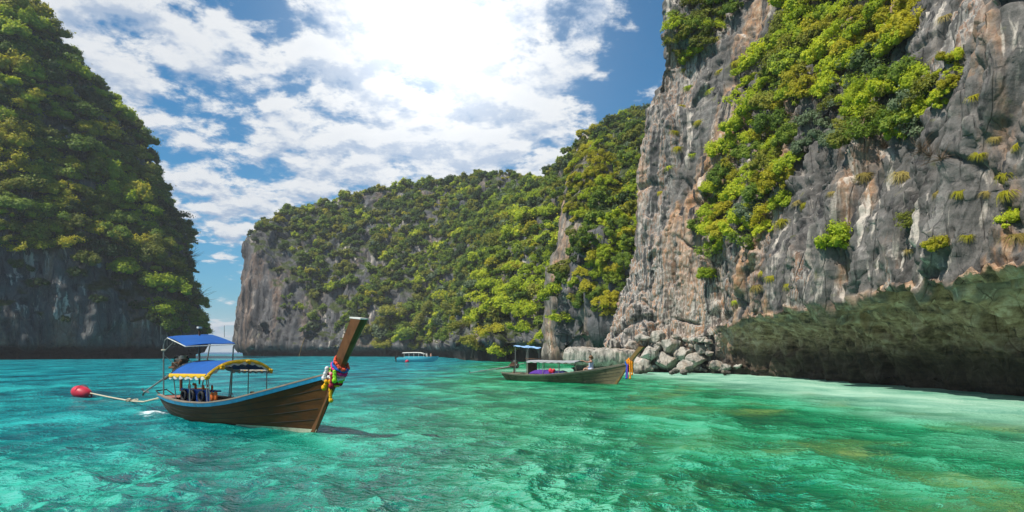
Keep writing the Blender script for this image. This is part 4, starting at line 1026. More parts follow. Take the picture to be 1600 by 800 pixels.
# ================================================================== longtail boat hull
class Hull:
    """x forward from the transom, y to port, z up from the waterline"""
    def __init__(s, sheer, beam, lw, keel=-.34, bow_keel=None):
        s.sheer = np.array(sheer, float); s.beam = np.array(beam, float); s.lw = lw; s.keel = keel; s.LS = s.sheer[-1, 0]
    def zs(s, a): return float(np.interp(a, s.sheer_s[:, 0], s.sheer_s[:, 1]))
    def prep(s):
        t = np.linspace(0, s.LS, 120)
        z = smooth1(np.interp(t, s.sheer[:, 0], s.sheer[:, 1])[:, None], 21)[:, 0]; b = smooth1(np.interp(t, s.beam[:, 0], s.beam[:, 1])[:, None], 21)[:, 0]
        b[-1] = .03; b[-6:] = np.linspace(b[-7], .03, 7)[1:]
        s.sheer_s = np.stack([t, z], 1); s.beam_s = np.stack([t, b], 1); return s
    def b(s, a): return float(np.interp(a, s.beam_s[:, 0], s.beam_s[:, 1]))
    def pt(s, f, k, side, inset=0.0):
        a_s = s.LS * f; zs = s.zs(a_s); b = max(s.b(a_s) - inset, .004)
        ak = .35 + (s.lw - .55 - .35) * f ** 1.0
        zk = s.keel + .26 * max(0, (.25 - f) / .25) ** 1.6 + .05 * f ** 8
        z = zk + (zs - zk) * k ** 1.12
        e = .42 + .42 * f ** 2.2
        a = ak + (a_s - ak) * (k ** (.9))
        return Vector((a, side * b * k ** e, z))
    def build(s, root, mats, ns=56, nk=14):
        mb = MB()
        F_ = [(i / (ns - 1)) for i in range(ns)]
        for side in (-1, 1):
            mb.sheet([[s.pt(f, (j / nk) ** .8, side) for j in range(nk + 1)] for f in F_])
            mb.sheet([[s.pt(f, 1 - (1 - .45) * j / 6, side, .045) for j in range(7)] for f in F_[:-2]])
        tr = [s.pt(0, (j / nk) ** .8, -1) for j in range(nk, -1, -1)] + [s.pt(0, (j / nk) ** .8, 1) for j in range(1, nk + 1)]
        mb.add(tr, [tuple(range(len(tr)))])
        mb.build('hull', mats['hull'], root)
        for side in (-1, 1):
            for kk in (.40, .56, .70, .83): MB().tube([s.pt(.02 + .95 * i / 50, kk, side) + Vector((0, side * .002, 0)) for i in range(51)], .007, 4).build('plank_seam', M['black'], root)
        for side in (-1, 1):
            cap = MB(); P = []
            for f in [i / 79 for i in range(80)]:
                a = s.LS * f; z = s.zs(a); b = s.b(a); P.append([(a, side * (b + .035), z + .012), (a, side * (b + .035), z + .05), (a, side * max(b - .075, 0.0), z + .05), (a, side * max(b - .075, 0.0), z + .012)])
            for i in range(79):
                cap.add(P[i] + P[i + 1], [(0, 1, 5, 4), (1, 2, 6, 5), (2, 3, 7, 6), (3, 0, 4, 7)])
            cap.add(P[0], [(0, 1, 2, 3)]); cap.build('gunwale', mats['gunwale'], root, smooth=True)
            rl = MB(); P = []
            for f in [i / 79 for i in range(80)]:
                p1 = s.pt(f, 1.0, side); p2 = s.pt(f, 1 - .085 / max(.4, (s.zs(s.LS * f) + .3)), side); o = Vector((0, side * .03, 0))
                P.append([p1 + Vector((0, 0, .008)), p1 + o + Vector((0, 0, .006)), p2 + o, p2])
            for i in range(79): rl.add(P[i] + P[i + 1], [(0, 1, 5, 4), (1, 2, 6, 5), (2, 3, 7, 6), (3, 0, 4, 7)])
            rl.build('rub_rail', mats['rail'], root)
        return s
    def stem(s, root, mats, top, depth=.40, width=.17, curve=.12):
        bot = s.pt(1, .02, 1); sh = Vector((s.LS, 0, s.zs(s.LS))); bot = Vector((bot.x, 0, bot.z)); top = Vector(top)
        P = []
        for i in range(25):
            k = i / 24; zz = bot.z + (top.z - bot.z) * k
            ks = (sh.z - bot.z) / (top.z - bot.z)
            xx = np.interp(k, [0, ks * .5, ks, 1], [bot.x, bot.x + (sh.x - bot.x) * .47, sh.x, top.x]) + curve * max(0, (k - ks) / (1 - ks)) ** 2 - curve * max(0, (k - ks) / (1 - ks))
            dd = np.interp(k, [0, ks, 1], [.10, depth * .8, depth]); ww = np.interp(k, [0, ks, 1], [.06, width * .8, width * 1.25])
            P.append([(xx - dd * .86, -ww / 2, zz), (xx + .05, -ww / 2 * .9, zz), (xx + .10, 0, zz), (xx + .05, ww / 2 * .9, zz), (xx - dd * .86, ww / 2, zz)])
        mb = MB(); n = 5
        for i in range(24): mb.add(P[i] + P[i + 1], [(j, (j + 1) % n, n + (j + 1) % n, n + j) for j in range(n)])
        tp = [Vector(q) for q in P[-1]]; tp = [Vector((q.x, q.y, q.z + (q.x - tp[0].x) * -.10 + .05)) for q in tp]
        mb.add(P[-1] + tp, [(j, (j + 1) % n, n + (j + 1) % n, n + j) for j in range(n)]); mb.add(tp, [tuple(range(n))])
        st = mb.build('stem_post', mats['stem'], root, smooth=False, bevel=.008)
        cp = MB(); c = sum(tp, Vector()) / n; t1 = [c + (q - c) * 1.06 for q in tp]; t2 = [q + Vector((0, 0, .035)) for q in t1]
        cp.add(t1 + t2, [tuple(range(n))[::-1], tuple(range(n, 2 * n))] + [(j, (j + 1) % n, n + (j + 1) % n, n + j) for j in range(n)])
        cp.build('stem_cap', mats['cap'], st, smooth=False)
        return P

def engine(root, piv, tail, mats, scale=1.0):
    e = MB(); p = Vector(piv)
    e.box(p + Vector((0, 0, .02)), (.62, .34, .30), Matrix.Rotation(.12, 3, 'Y'))
    eng = e.build('engine', M['engine'], root, smooth=False, bevel=.02)
    hd = MB(); hd.box(p + Vector((.05, 0, .26)), (.48, .26, .18)); hd.build('cylinder_head', M['engine'], eng, smooth=False, bevel=.02)
    for k in range(4): MB().tube([p + Vector((-.12 + .11 * k, -.13, .24)), p + Vector((-.12 + .11 * k, -.24, .20)), p + Vector((-.12 + .11 * k, -.26, .05))], .025, 7).build('exhaust_pipe', M['rust'], eng)
    MB().tube([p + Vector((-.30, -.26, .05)), p + Vector((.3, -.26, .06)), p + Vector((.48, -.2, .3))], .036, 8).build('manifold', M['rust'], eng)
    MB().tube([p + Vector((.08, .02, .34)), p + Vector((.08, .02, .46))], .12, 14).build('air_filter', M['steel'], eng)
    MB().tube([p + Vector((.34, 0, .05)), p + Vector((.40, 0, .05))], .15, 16).build('flywheel', M['steel'], eng)
    w_ = MB(); r_ = random.Random(3)
    for k in range(9):
        a = p + Vector((r_.uniform(-.3, .3), r_.uniform(-.2, .2), r_.uniform(.05, .3))); b = p + Vector((r_.uniform(-.4, .4), r_.uniform(-.25, .25), r_.uniform(.25, .5)))
        w_.tube([a, (a + b) / 2 + Vector((r_.uniform(-.1, .1), r_.uniform(-.1, .1), .08)), b], .016, 5)
    w_.build('hoses', M['black'], eng)
    MB().tube([p + Vector((0, 0, -.14)), p + Vector((0, 0, -.75))], .05, 8).build('pivot_post', M['rust'], eng)
    t = Vector(tail); s0 = p + Vector((-.3, 0, -.02))
    sh = MB().tube([s0, s0.lerp(t, .5), t], [.045, .036, .03], 8).build('tail_shaft', M['steel'], eng)
    MB().tube([s0 + Vector((0, 0, -.06)), s0.lerp(t, .35) + Vector((0, 0, -.05))], .03, 6).build('shaft_brace', M['rust'], eng)
    pr = MB(); ax = (t - s0).normalized(); u = ax.cross(Vector((0, 0, 1))).normalized(); v = ax.cross(u)
    for k in range(3):
        a = 2.1 * k; dr = u * math.cos(a) + v * math.sin(a); tw = dr.cross(ax) * .05 + ax * .03
        pr.add([t + dr * .03 - tw * .4, t + dr * .13 - tw, t + dr * .17, t + dr * .13 + tw, t + dr * .03 + tw * .4], [(0, 1, 2, 3, 4)])
    pr.ball(t, .045); pr.build('propeller', M['steel'], eng)
    MB().tube([p + Vector((.3, .05, .1)), p + Vector((.8, .12, .22)), p + Vector((1.05, .15, .2))], .022, 7).build('tiller', M['steel'], eng)
    return eng

def place(o, org, rz, roll=0.0, pitch=0.0):
    o.location = (org[0], org[1], 0); o.rotation_mode = 'XYZ'; o.rotation_euler = (roll, pitch, rz)

# ------------------------------------------------------------------ the near boat
DIR1 = Vector((.753, -.658, 0)); RZ1 = math.atan2(-.658, .753); ORG1 = Vector((-11.55, 22.89, 0))
boat = empty('longtail_boat'); place(boat, ORG1, RZ1)
tag(boat, 'large brown wooden longtail boat with blue rail and blue yellow-fringed canopy', 'boat')
H1 = Hull([(0, .64), (1.5, .58), (3, .56), (4.4, .60), (5.8, .76), (7.2, 1.04), (8.6, 1.36), (9.65, 1.60)],
          [(0, .52), (1.2, .78), (2.6, .94), (4.2, .98), (5.6, .92), (6.9, .74), (8.0, .47), (9.0, .2), (9.65, .07)], 8.85).prep()
H1.build(boat, dict(hull=M['hull_wood'], gunwale=M['grey_wood'], rail=M['blue_rail']))
H1.stem(boat, dict(stem=M['stem_wood'], cap=M['white_paint']), (10.62, 0, 2.86), .40, .19)
wl = MB()                                    # pale strip at the waterline of the bow
for side in (-1, 1):
    P = []
    for i in range(22):
        f = .60 + .40 * i / 21
        row = []
        for zt in (-.02, .055 + .05 * i / 21):
            lo, hi_ = 0, 1
            for _ in range(22):
                m_ = (lo + hi_) / 2
                if H1.pt(f, m_, side).z < zt: lo = m_
                else: hi_ = m_
            q = H1.pt(f, lo, side); row.append(q + Vector((0, side * .008, 0)))
        P.append(row)
    wl.sheet(P)
wl.build('waterline_strip', M['cream_strip'], boat)
for i in range(12):                          # floor boards
    a = .9 + i * .42; b = max(.10, H1.b(a) * .50)
    MB().box((a, 0, .10 + .004 * (i % 3)), (.40, 2 * b, .03)).build('floor_board', M['deck_wood'], boat, smooth=False)
for a in (1.9, 3.0, 4.6, 5.6, 6.5, 7.3): MB().box((a, 0, H1.zs(a) - .12), (.20, 2 * H1.b(a) - .26, .035)).build('thwart', M['grey_wood'], boat, smooth=False, bevel=.006)
for a in np.arange(.7, 6.3, .55):
    for side in (-1, 1):
        b = H1.b(a); MB().tube([(a, side * (b - .075), H1.zs(a) - .02), (a - .02, side * (b * .76 - .08), H1.zs(a) * .5), (a - .04, side * (b * .48), .16)], .028, 5).build('rib', M['deck_wood'], boat)
for k in range(5):                           # stern platform
    MB().box((.55, -.44 + .22 * k, .60 + .003 * (k % 2)), (1.05, .205, .03)).build('stern_board', M['red_deck'], boat, smooth=False, bevel=.005)
for k in range(5):                           # fore deck
    a = 8.15 + .26 * k; MB().box((a, 0, H1.zs(a) - .05), (.25, max(.1, 2 * H1.b(a) - .12), .03)).build('fore_board', M['deck_wood'], boat, smooth=False)
MB().tube([(-.02, -.42, .60), (-.42, -.46, .78), (-.45, -.1, .80), (-.05, .0, .62)], .022, 7).build('stern_rail', M['black'], boat)
engine(boat, (.35, .05, 1.52), (-3.1, .15, .60), None)
# stern awning
A_, B_, C_, D_ = Vector((.52, -.46, 2.60)), Vector((2.22, -.58, 2.30)), Vector((2.42, .92, 2.38)), Vector((.58, 1.02, 2.70))
mb = MB(); G = []
for i in range(13):
    u_ = i / 12; row = []
    for j in range(13):
        v_ = j / 12; q = (A_.lerp(B_, u_)).lerp(D_.lerp(C_, u_), v_); q.z += .03 * math.sin(math.pi * u_) + .035 * math.sin(math.pi * v_) + .008 * math.sin(9 * v_ + 5 * u_); row.append(q)
    G.append(row)
mb.sheet(G, .02); aw = mb.build('stern_awning', M['blue_cloth'], boat)
for (p_, q_) in ((A_, B_), (B_, C_), (C_, D_), (D_, A_)): MB().tube([p_ - Vector((0, 0, .03)), q_ - Vector((0, 0, .03))], .018, 6).build('awning_edge', M['white_cloth'], aw)
for base, mid, end in (((.42, -.54, .62), (.42, -.54, 2.30), A_), ((2.20, .88, .58), (2.30, .92, 2.25), C_), ((.55, .62, .62), (.56, .95, 2.4), D_), ((2.05, -.1, 1.62), (2.05, -.1, 2.0), (A_ + B_ + C_ + D_) / 4)):
    b0, m0, e0 = Vector(base), Vector(mid), Vector(end) - Vector((0, 0, .04))
    MB().tube([b0, m0, m0.lerp(e0, .35) + Vector((0, 0, .10)), e0], .024, 8).build('awning_post', M['steel'], boat)
MB().tube([(.42, -.54, 2.1), (1.1, -.5, 2.42)], .014, 6).build('awning_brace', M['steel'], boat)
MB().tube([(.42, -.54, 2.0), (.75, -.2, 1.62)], .010, 5).build('awning_brace', M['steel'], boat)
MB().tube([(2.25, .9, .75), (2.55, .85, .5)], .012, 5).build('awning_brace', M['steel'], boat)
MB().tube([(2.25, .9, .75), (1.95, .9, .5)], .012, 5).build('awning_brace', M['steel'], boat)
mast = MB().tube([(.85, .45, 1.0), (.85, .45, 2.92)], .030, 8).build('mast', M['rust'], boat)
MB().tube([(.85, .45, 2.90), (.85, .45, 2.96)], .085, 12).build('mast_light', M['white_paint'], mast)
MB().tube([(1.5, 1.0, 2.6), (1.5, 1.0, 3.0)], .009, 5).build('antenna', M['steel'], boat)
MB().tube([(.35, -.6, 2.5), (.33, -.6, 2.95)], .009, 5).build('antenna', M['steel'], boat)
MB().torus((.42, -.54, 2.16), .05, .03, n=10, m=6, wob=.3).build('rope_knot', M['rope'], boat)
# barrel canopy with yellow fringe
A0, A1 = 2.05, 4.55
def vault(a, y): return Vector((a, y, 1.40 + .40 * (1 - abs(y / .98) ** 2.2) + .04 * (a - A0) / (A1 - A0) + (.14 if y > 0 else 0) * abs(y)))
mb = MB(); mb.sheet([[vault(A0 + (A1 - A0) * i / 14, -.98 + 1.96 * j / 24) + Vector((0, 0, .010 * math.sin(i * 1.9) * math.sin(j * .8))) for j in range(25)] for i in range(15)], .018)
can = mb.build('canopy', M['blue_cloth'], boat)
def fringe(path, out, name, mat, drop, wav, seed, off):
    r_ = random.Random(seed); n = len(path); P = []
    for i, q in enumerate(path):
        o = Vector(out(i / (n - 1))); k = .5 + .5 * math.sin(i * wav) + r_.uniform(-.15, .15)
        P.append([q + o * (.010 + off) + Vector((0, 0, .030)), q + o * (.035 + off + .012 * k) + Vector((0, 0, -drop * .35)), q + o * (.022 + off + .02 * k) + Vector((0, 0, -drop * (.75 + .25 * k)))])
    m_ = MB(); m_.sheet(P); return m_.build(name, mat, can)
near = [vault(A0 + (A1 - A0) * i / 60, -.98) for i in range(61)]; fore = [vault(A1, -.98 + 1.96 * i / 80) for i in range(81)]; aft = [vault(A0, -.98 + 1.96 * i / 60) for i in range(61)]; offs = [vault(A0 + (A1 - A0) * i / 60, .98) for i in range(61)]
for path, out, sd in ((near, lambda s: (0, -1, 0), 1), (fore, lambda s: (1, 0, 0), 2), (aft, lambda s: (-1, 0, 0), 3), (offs, lambda s: (0, 1, 0), 4)):
    fringe(path, out, 'white_frill', M['white_cloth'], .15, .71, sd + 10, 0.0)
    fringe(path, out, 'yellow_fringe', M['yellow_cloth'], .085, .53, sd, .014)
for a, y in ((A1 + .02, -.98), (A1 + .03, .98), (A1 + .03, .25), (A1 + .03, -.55)):
    p_ = vault(a, y); bw = MB()
    for k in range(5): bw.ball(p_ + Vector((.03, random.uniform(-.05, .05), -.03 - random.uniform(0, .09))), .048, 8, 5)
    bw.build('fringe_bow', M['yellow_cloth'], can)
for a in (2.15, 3.3, 4.45):
    for y in (-.93, .93):
        g_ = H1.b(a) - .05; MB().tube([(a, math.copysign(g_, y), H1.zs(a) - .02), (a, y, vault(a, y).z - .02)], .017, 7).build('canopy_post', M['steel'], boat)
MB().tube([(4.53, -.86, .62), (4.53, -.93, 1.42)], .017, 7).build('canopy_post', M['steel'], boat)
for a in (2.15, 3.3, 4.45): MB().tube([vault(a, -.96 + 1.92 * i / 12) - Vector((0, 0, .035)) for i in range(13)], .013, 6).build('canopy_hoop', M['steel'], can)
# blue side bench with padding
bb = MB().box((3.15, -.70, .74), (1.9, .05, .46)).build('side_board', M['blue_board'], boat, smooth=False, bevel=.008)
MB().box((3.15, -.50, .93), (1.9, .34, .04)).build('bench_top', M['blue_board'], boat, smooth=False, bevel=.008)
MB().box((5.0, .25, .42), (.9, .05, .20), Matrix.Rotation(.25, 3, 'Y')).build('loose_plank', M['hull_wood'], boat, smooth=False)
MB().tube([(4.0, .55, .25), (5.9, -.3, .98)], [.05, .035], 6, squash=(1.6, .5)).build('gangplank', M['hull_wood'], boat)

def on_boat(o, org=ORG1, rz=RZ1): place(o, org, rz); return o
for a, nm in ((2.55, 'nearest the stern'), (3.1, 'middle of the three'), (3.75, 'nearest the canopy post')):
    t_ = MB().torus((a, -.775, .76), .150, .045, (0, 1, 0), 22, 10); o = t_.build('tyre_fender', M['black']); on_boat(o)
    MB().tube([(a, -.775, .90), (a, -.73, .97)], .012, 5).build('cord', M['rope'], o)
    tag(o, 'black rubber tyre on the blue side board, %s' % nm, 'tyre', 'tyres on the side board')
def vest(c, s_, lab, mat='orange', name='life_jacket', cat='life jacket', yaw=0):
    m_ = MB(); Rz = Matrix.Rotation(yaw, 3, 'Z'); c = Vector(c)
    for dx_ in (-.12, .12): m_.ball(c + Rz @ Vector((dx_, 0, 0)), .5 * s_, 10, 7, (.30, .16, .52))
    m_.ball(c + Rz @ Vector((0, .05, .16 * s_)), .4 * s_, 10, 6, (.5, .2, .25))
    o = m_.build(name, M[mat]); on_boat(o); tag(o, lab, cat); return o
vest((4.40, -.70, .80), .55, 'orange life jacket beside the front canopy post of the near boat')
vest((2.4, -.45, 1.02), .42, 'orange life jacket on the blue bench nearest the stern', yaw=.4)
vest((3.35, -.40, 1.0), .38, 'flat orange life jacket on the middle of the blue bench', yaw=1.1)
def drape(c, size, mat, name, lab, cat, org=ORG1, rz=RZ1, yaw=0, amp=.035):
    P = []; Rz = Matrix.Rotation(yaw, 3, 'Z')
    for i in range(17):
        row = []
        for j in range(17):
            u_, v_ = i / 8 - 1, j / 8 - 1; d_ = max(abs(u_), abs(v_))
            row.append(Vector(c) + Rz @ Vector((u_ * size[0] / 2, v_ * size[1] / 2, amp * math.sin(5 * u_ + 2 * v_) * math.sin(4 * v_ - u_) - size[2] * max(0, d_ - .6) ** 1.3 * 2)))
        P.append(row)
    o = MB().sheet(P, .02).build(name, M[mat]); on_boat(o, org, rz); tag(o, lab, cat); return o
drape((5.75, .35, .98), (.65, .8, .3), 'red_cloth', 'blanket', 'dark red blanket draped inside the near boat ahead of the canopy', 'blanket')
drape((6.25, .30, 1.05), (.5, .7, .28), 'navy_cloth', 'blanket', 'navy blanket draped next to the red one', 'blanket')
MB_ = MB()
for k in range(7): MB_.torus((5.1 + .02 * k, .1, .16 + .03 * k), .22 - .008 * k, .018, (0.05 * k, .1, 1), 18, 6)
on_boat(tag(MB_.build('rope_coil', M['rope']), 'coil of pale rope on the floor boards of the near boat', 'rope'))
MB_ = MB().box((1.55, .15, .76), (.5, .4, .30)); on_boat(tag(MB_.build('crate', M['deck_wood'], None, False, .012), 'brown wooden crate behind the canopy of the near boat', 'crate'))
# garland of cloth and flowers on the prow
def garland(org, rz, hull, top, rings, tails, label, r0=.20):
    e = empty('garland'); place(e, org, rz)
    sx, sz = hull.LS, hull.zs(hull.LS); ax = (Vector(top) - Vector((sx, 0, sz))).normalized()
    for (k, mat, tilt, rr, th) in rings:
        c = Vector((sx - .08, 0, sz)) + ax * k; m_ = MB()
        q = Vector((0, 0, 1)).rotation_difference((ax + Vector((tilt, tilt * .6, 0))).normalized())
        for i in range(36):
            a = 2 * math.pi * i / 36; m_.ball(c + q @ Vector((rr * 1.1 * math.cos(a), rr * .85 * math.sin(a), random.uniform(-.02, .02))), th * random.uniform(.5, 1.0), 7, 5)
        m_.build('garland_ring', M[mat], e)
    for (mat, p0, p1, th) in tails:
        m_ = MB(); p0, p1 = Vector(p0) + Vector((sx, 0, sz)), Vector(p1) + Vector((sx, 0, sz)); n = max(4, int((p1 - p0).length / (th * .9)))
        for i in range(n + 1):
            k = i / n; q = p0.lerp(p1, k); q.z -= .06 * math.sin(math.pi * k) if abs(p0.z - p1.z) < .2 else 0
            m_.ball(q + Vector((random.uniform(-.008, .008),) * 3), th * (1.0 if i < n else 1.35), 7, 5)
        m_.build('garland_tail', M[mat], e)
    tag(e, label, 'garland'); return e
garland(ORG1, RZ1, H1, (10.62, 0, 2.86),
        [(.30, 'g_red', .25, .205, .05), (.22, 'g_blue', -.1, .205, .048), (.13, 'g_pink', .1, .21, .05), (.02, 'g_rose', -.25, .21, .05), (-.07, 'g_white', -.35, .215, .05), (-.04, 'g_lime', .25, .205, .05), (-.16, 'g_maroon', .15, .20, .05), (-.24, 'g_yellow', -.15, .19, .05)],
        [('g_yellow', (-.02, -.24, -.18), (.02, -.26, -.66), .045), ('g_yellow', (-.22, -.22, -.2), (-.34, -.22, -.36), .055), ('g_maroon', (.05, -.24, -.05), (.06, -.26, -.30), .055), ('g_lime', (.1, -.2, .05), (.14, -.22, -.16), .05), ('g_white', (-.22, -.2, .12), (-.3, -.22, -.12), .06)],
        'bright red, blue, lime and yellow garland tied round the prow of the near boat')

# ------------------------------------------------------------------ buoy and mooring line
bo = empty('mooring_buoy', (-14.75 * 1.0, 23.6, .20), 0)
pb = at(127, CAM_H * F / (619 - HZ), z=0); bo.location = (pb[0], pb[1], .17); bo.rotation_euler = (0, R(14), R(-20))
m_ = MB(); n, mm = 26, 16; V = []
P = []
for i in range(mm + 1):
    t_ = math.pi * i / mm; rr = .37 * math.sin(t_) ** .8; zz_ = .52 * -math.cos(t_) * (1 - .1 * math.cos(t_))
    P.append([(zz_, rr * math.cos(2 * math.pi * k / n), rr * math.sin(2 * math.pi * k / n) * .86) for k in range(n + 1)])
m_.sheet(P); m_.build('float', M['buoy_red'], bo)
MB().torus((.02, 0, .02), .355, .015, (1, 0, 0), 26, 6).build('seam', M['buoy_red'], bo)
MB().tube([(.46, 0, 0), (.60, 0, .0)], [.07, .045], 8).build('eye', M['white_paint'], bo)
tag(bo, 'large red mooring buoy floating left of the near boat', 'buoy')
e0 = Vector(bo.location) + Vector((.52, -.14, -.02)); e1 = ORG1 + DIR1 * -.1 + Vector((-.3, -.35, .55))
mid = at(205, CAM_H * F / (628 - HZ), z=.03)
rp = MB().tube([e0, e0.lerp(Vector(mid), .5) + Vector((0, 0, -.01)), Vector(mid), Vector(mid).lerp(e1, .5) + Vector((0, 0, -.08)), e1], .032, 7).build('mooring_rope', M['rope'])
kn = MB()
for k in range(6): kn.torus(Vector(mid) + Vector((random.uniform(-.22, .22), random.uniform(-.1, .1), .04)), .09, .022, (random.uniform(-1, 1), random.uniform(-1, 1), 1), 12, 6)
kn.build('rope_knot', M['rope'], rp)
tag(rp, 'pale mooring rope lying on the water between red buoy and near boat', 'rope')
pb2 = at(636, CAM_H * F / (566 - HZ), z=.12)
o = MB().ball((0, 0, 0), .42, 16, 10, (1, 1, .9)).build('small_buoy', M['buoy_red']); o.location = pb2
MB().torus((0, 0, .38), .06, .02, (0, 1, 0), 10, 6).build('ring', M['white_paint'], o); tag(o, 'small round red buoy in front of the turquoise speedboat', 'buoy')

# ------------------------------------------------------------------ the weathered boat by the rocks
DIR2 = Vector((.72, -.694, 0)); RZ2 = math.atan2(-.694, .72); ORG2 = Vector((6.96, 43.2, 0)) - DIR2 * 10.2
b2 = empty('longtail_boat'); place(b2, ORG2, RZ2)
tag(b2, 'weathered grey-green longtail boat with flat grey roof moored beside the rocks', 'boat')
H2 = Hull([(0, .56), (1.5, .50), (3.5, .48), (5.5, .56), (7.2, .74), (8.8, .98), (10.2, 1.24), (11.0, 1.42)],
          [(0, .60), (1.4, .80), (3, .95), (5, 1.0), (6.6, .92), (8.2, .66), (9.4, .38), (10.4, .16), (11.0, .07)], 10.25).prep()
H2.build(b2, dict(hull=M['hull_old'], gunwale=M['grey_wood'], rail=M['grey_wood']))
H2.stem(b2, dict(stem=M['stem_old'], cap=M['hull_wood']), (12.0, 0, 2.40), .36, .17)
for i in range(14): a = 1.0 + i * .5; MB().box((a, 0, .10 + .004 * (i % 3)), (.47, 1.0 * H2.b(a), .03)).build('floor_board', M['grey_wood'], b2, smooth=False)
for a in (1.7, 3.4, 5.4, 7.0, 8.2): MB().box((a, 0, H2.zs(a) - .08), (.22, 2 * H2.b(a) - .28, .035)).build('thwart', M['grey_wood'], b2, smooth=False)
engine(b2, (.75, 0, 1.05), (-4.2, .1, .45), None)
mb = MB(); mb.sheet([[(2.9 + 4.4 * i / 14, -.95 + 1.9 * j / 10, 1.46 + .07 * math.sin(math.pi * j / 10) - .03 * math.sin(math.pi * i / 14) + .012 * math.sin(3 * i + j)) for j in range(11)] for i in range(15)], .05)
rf = mb.build('roof', M['grey_tarp'], b2)
fr = MB()
P = []
for i in range(41): P.append([(2.9 + 4.4 * i / 40, -.965, 1.46), (2.9 + 4.4 * i / 40, -.975, 1.36 - .03 * math.sin(i * 1.1))])
fr.sheet(P); fr.build('roof_flap', M['grey_tarp'], rf)
for a in (2.95, 4.4, 5.8, 7.25):
    for y in (-.9, .9): MB().tube([(a, math.copysign(H2.b(a) - .06, y), H2.zs(a)), (a, y, 1.45)], .022, 6).build('roof_post', M['steel'] if a < 7 else M['grey_wood'], b2)
MB().box((2.75, -.2, .78), (.06, 1.0, 1.1)).build('cabin_panel', M['deck_wood'], b2, smooth=False)
mb = MB(); mb.sheet([[(1.35 + 1.5 * i / 8, -.7 + 1.4 * j / 8, 2.55 - .16 * i / 8 + .05 * math.sin(j * .9) + .02 * math.sin(i * 2)) for j in range(9)] for i in range(9)], .02); mb.build('stern_awning', M['pale_blue'], b2)
for a, y in ((1.45, -.6), (2.7, -.6), (1.45, .6), (2.7, .6)): MB().tube([(a, y, .5), (a, y, 2.5)], .026, 6).build('awning_post', M['steel'], b2)
MB().box((2.55, .1, 1.62), (.9, .7, .05)).build('shelf_board', M['deck_wood'], b2, smooth=False)
drape((4.2, -.5, .84), (2.3, .75, .42), 'purple', 'purple_cover', 'purple cover over the seats under the grey roof of the weathered boat', 'cover', ORG2, RZ2)
drape((5.6, -.45, .80), (1.3, .7, .4), 'navy_cloth', 'dark_cover', 'dark navy cover between red bag and sitting person', 'cover', ORG2, RZ2)
m_ = MB(); r_ = random.Random(9)
for k in range(9): m_.ball((5.15 + r_.uniform(-.22, .22), -.72 + r_.uniform(-.12, .12), .78 + r_.uniform(-.1, .12)), r_.uniform(.10, .16), 9, 6)
on_boat(tag(m_.build('bag', M['hot_red']), 'crumpled bright red bag on the rail of the weathered boat', 'bag'), ORG2, RZ2)
garland(ORG2, RZ2, H2, (12.0, 0, 2.40), [(.20, 'g_orange', .2, .19, .06), (.10, 'g_orange', -.1, .20, .06), (.0, 'g_orange', .15, .20, .055), (-.1, 'g_blue', -.1, .20, .045)],
        [('g_blue', (-.1, -.22, -.1), (-.12, -.26, -.95), .05), ('g_violet', (-.02, -.22, -.1), (-.02, -.26, -.9), .045), ('g_orange', (.12, -.18, .1), (.18, -.24, -.95), .055), ('g_orange', (.22, -.1, .1), (.28, -.16, -.7), .05)],
        'orange and blue cloth garland hanging from the prow of the weathered boat')

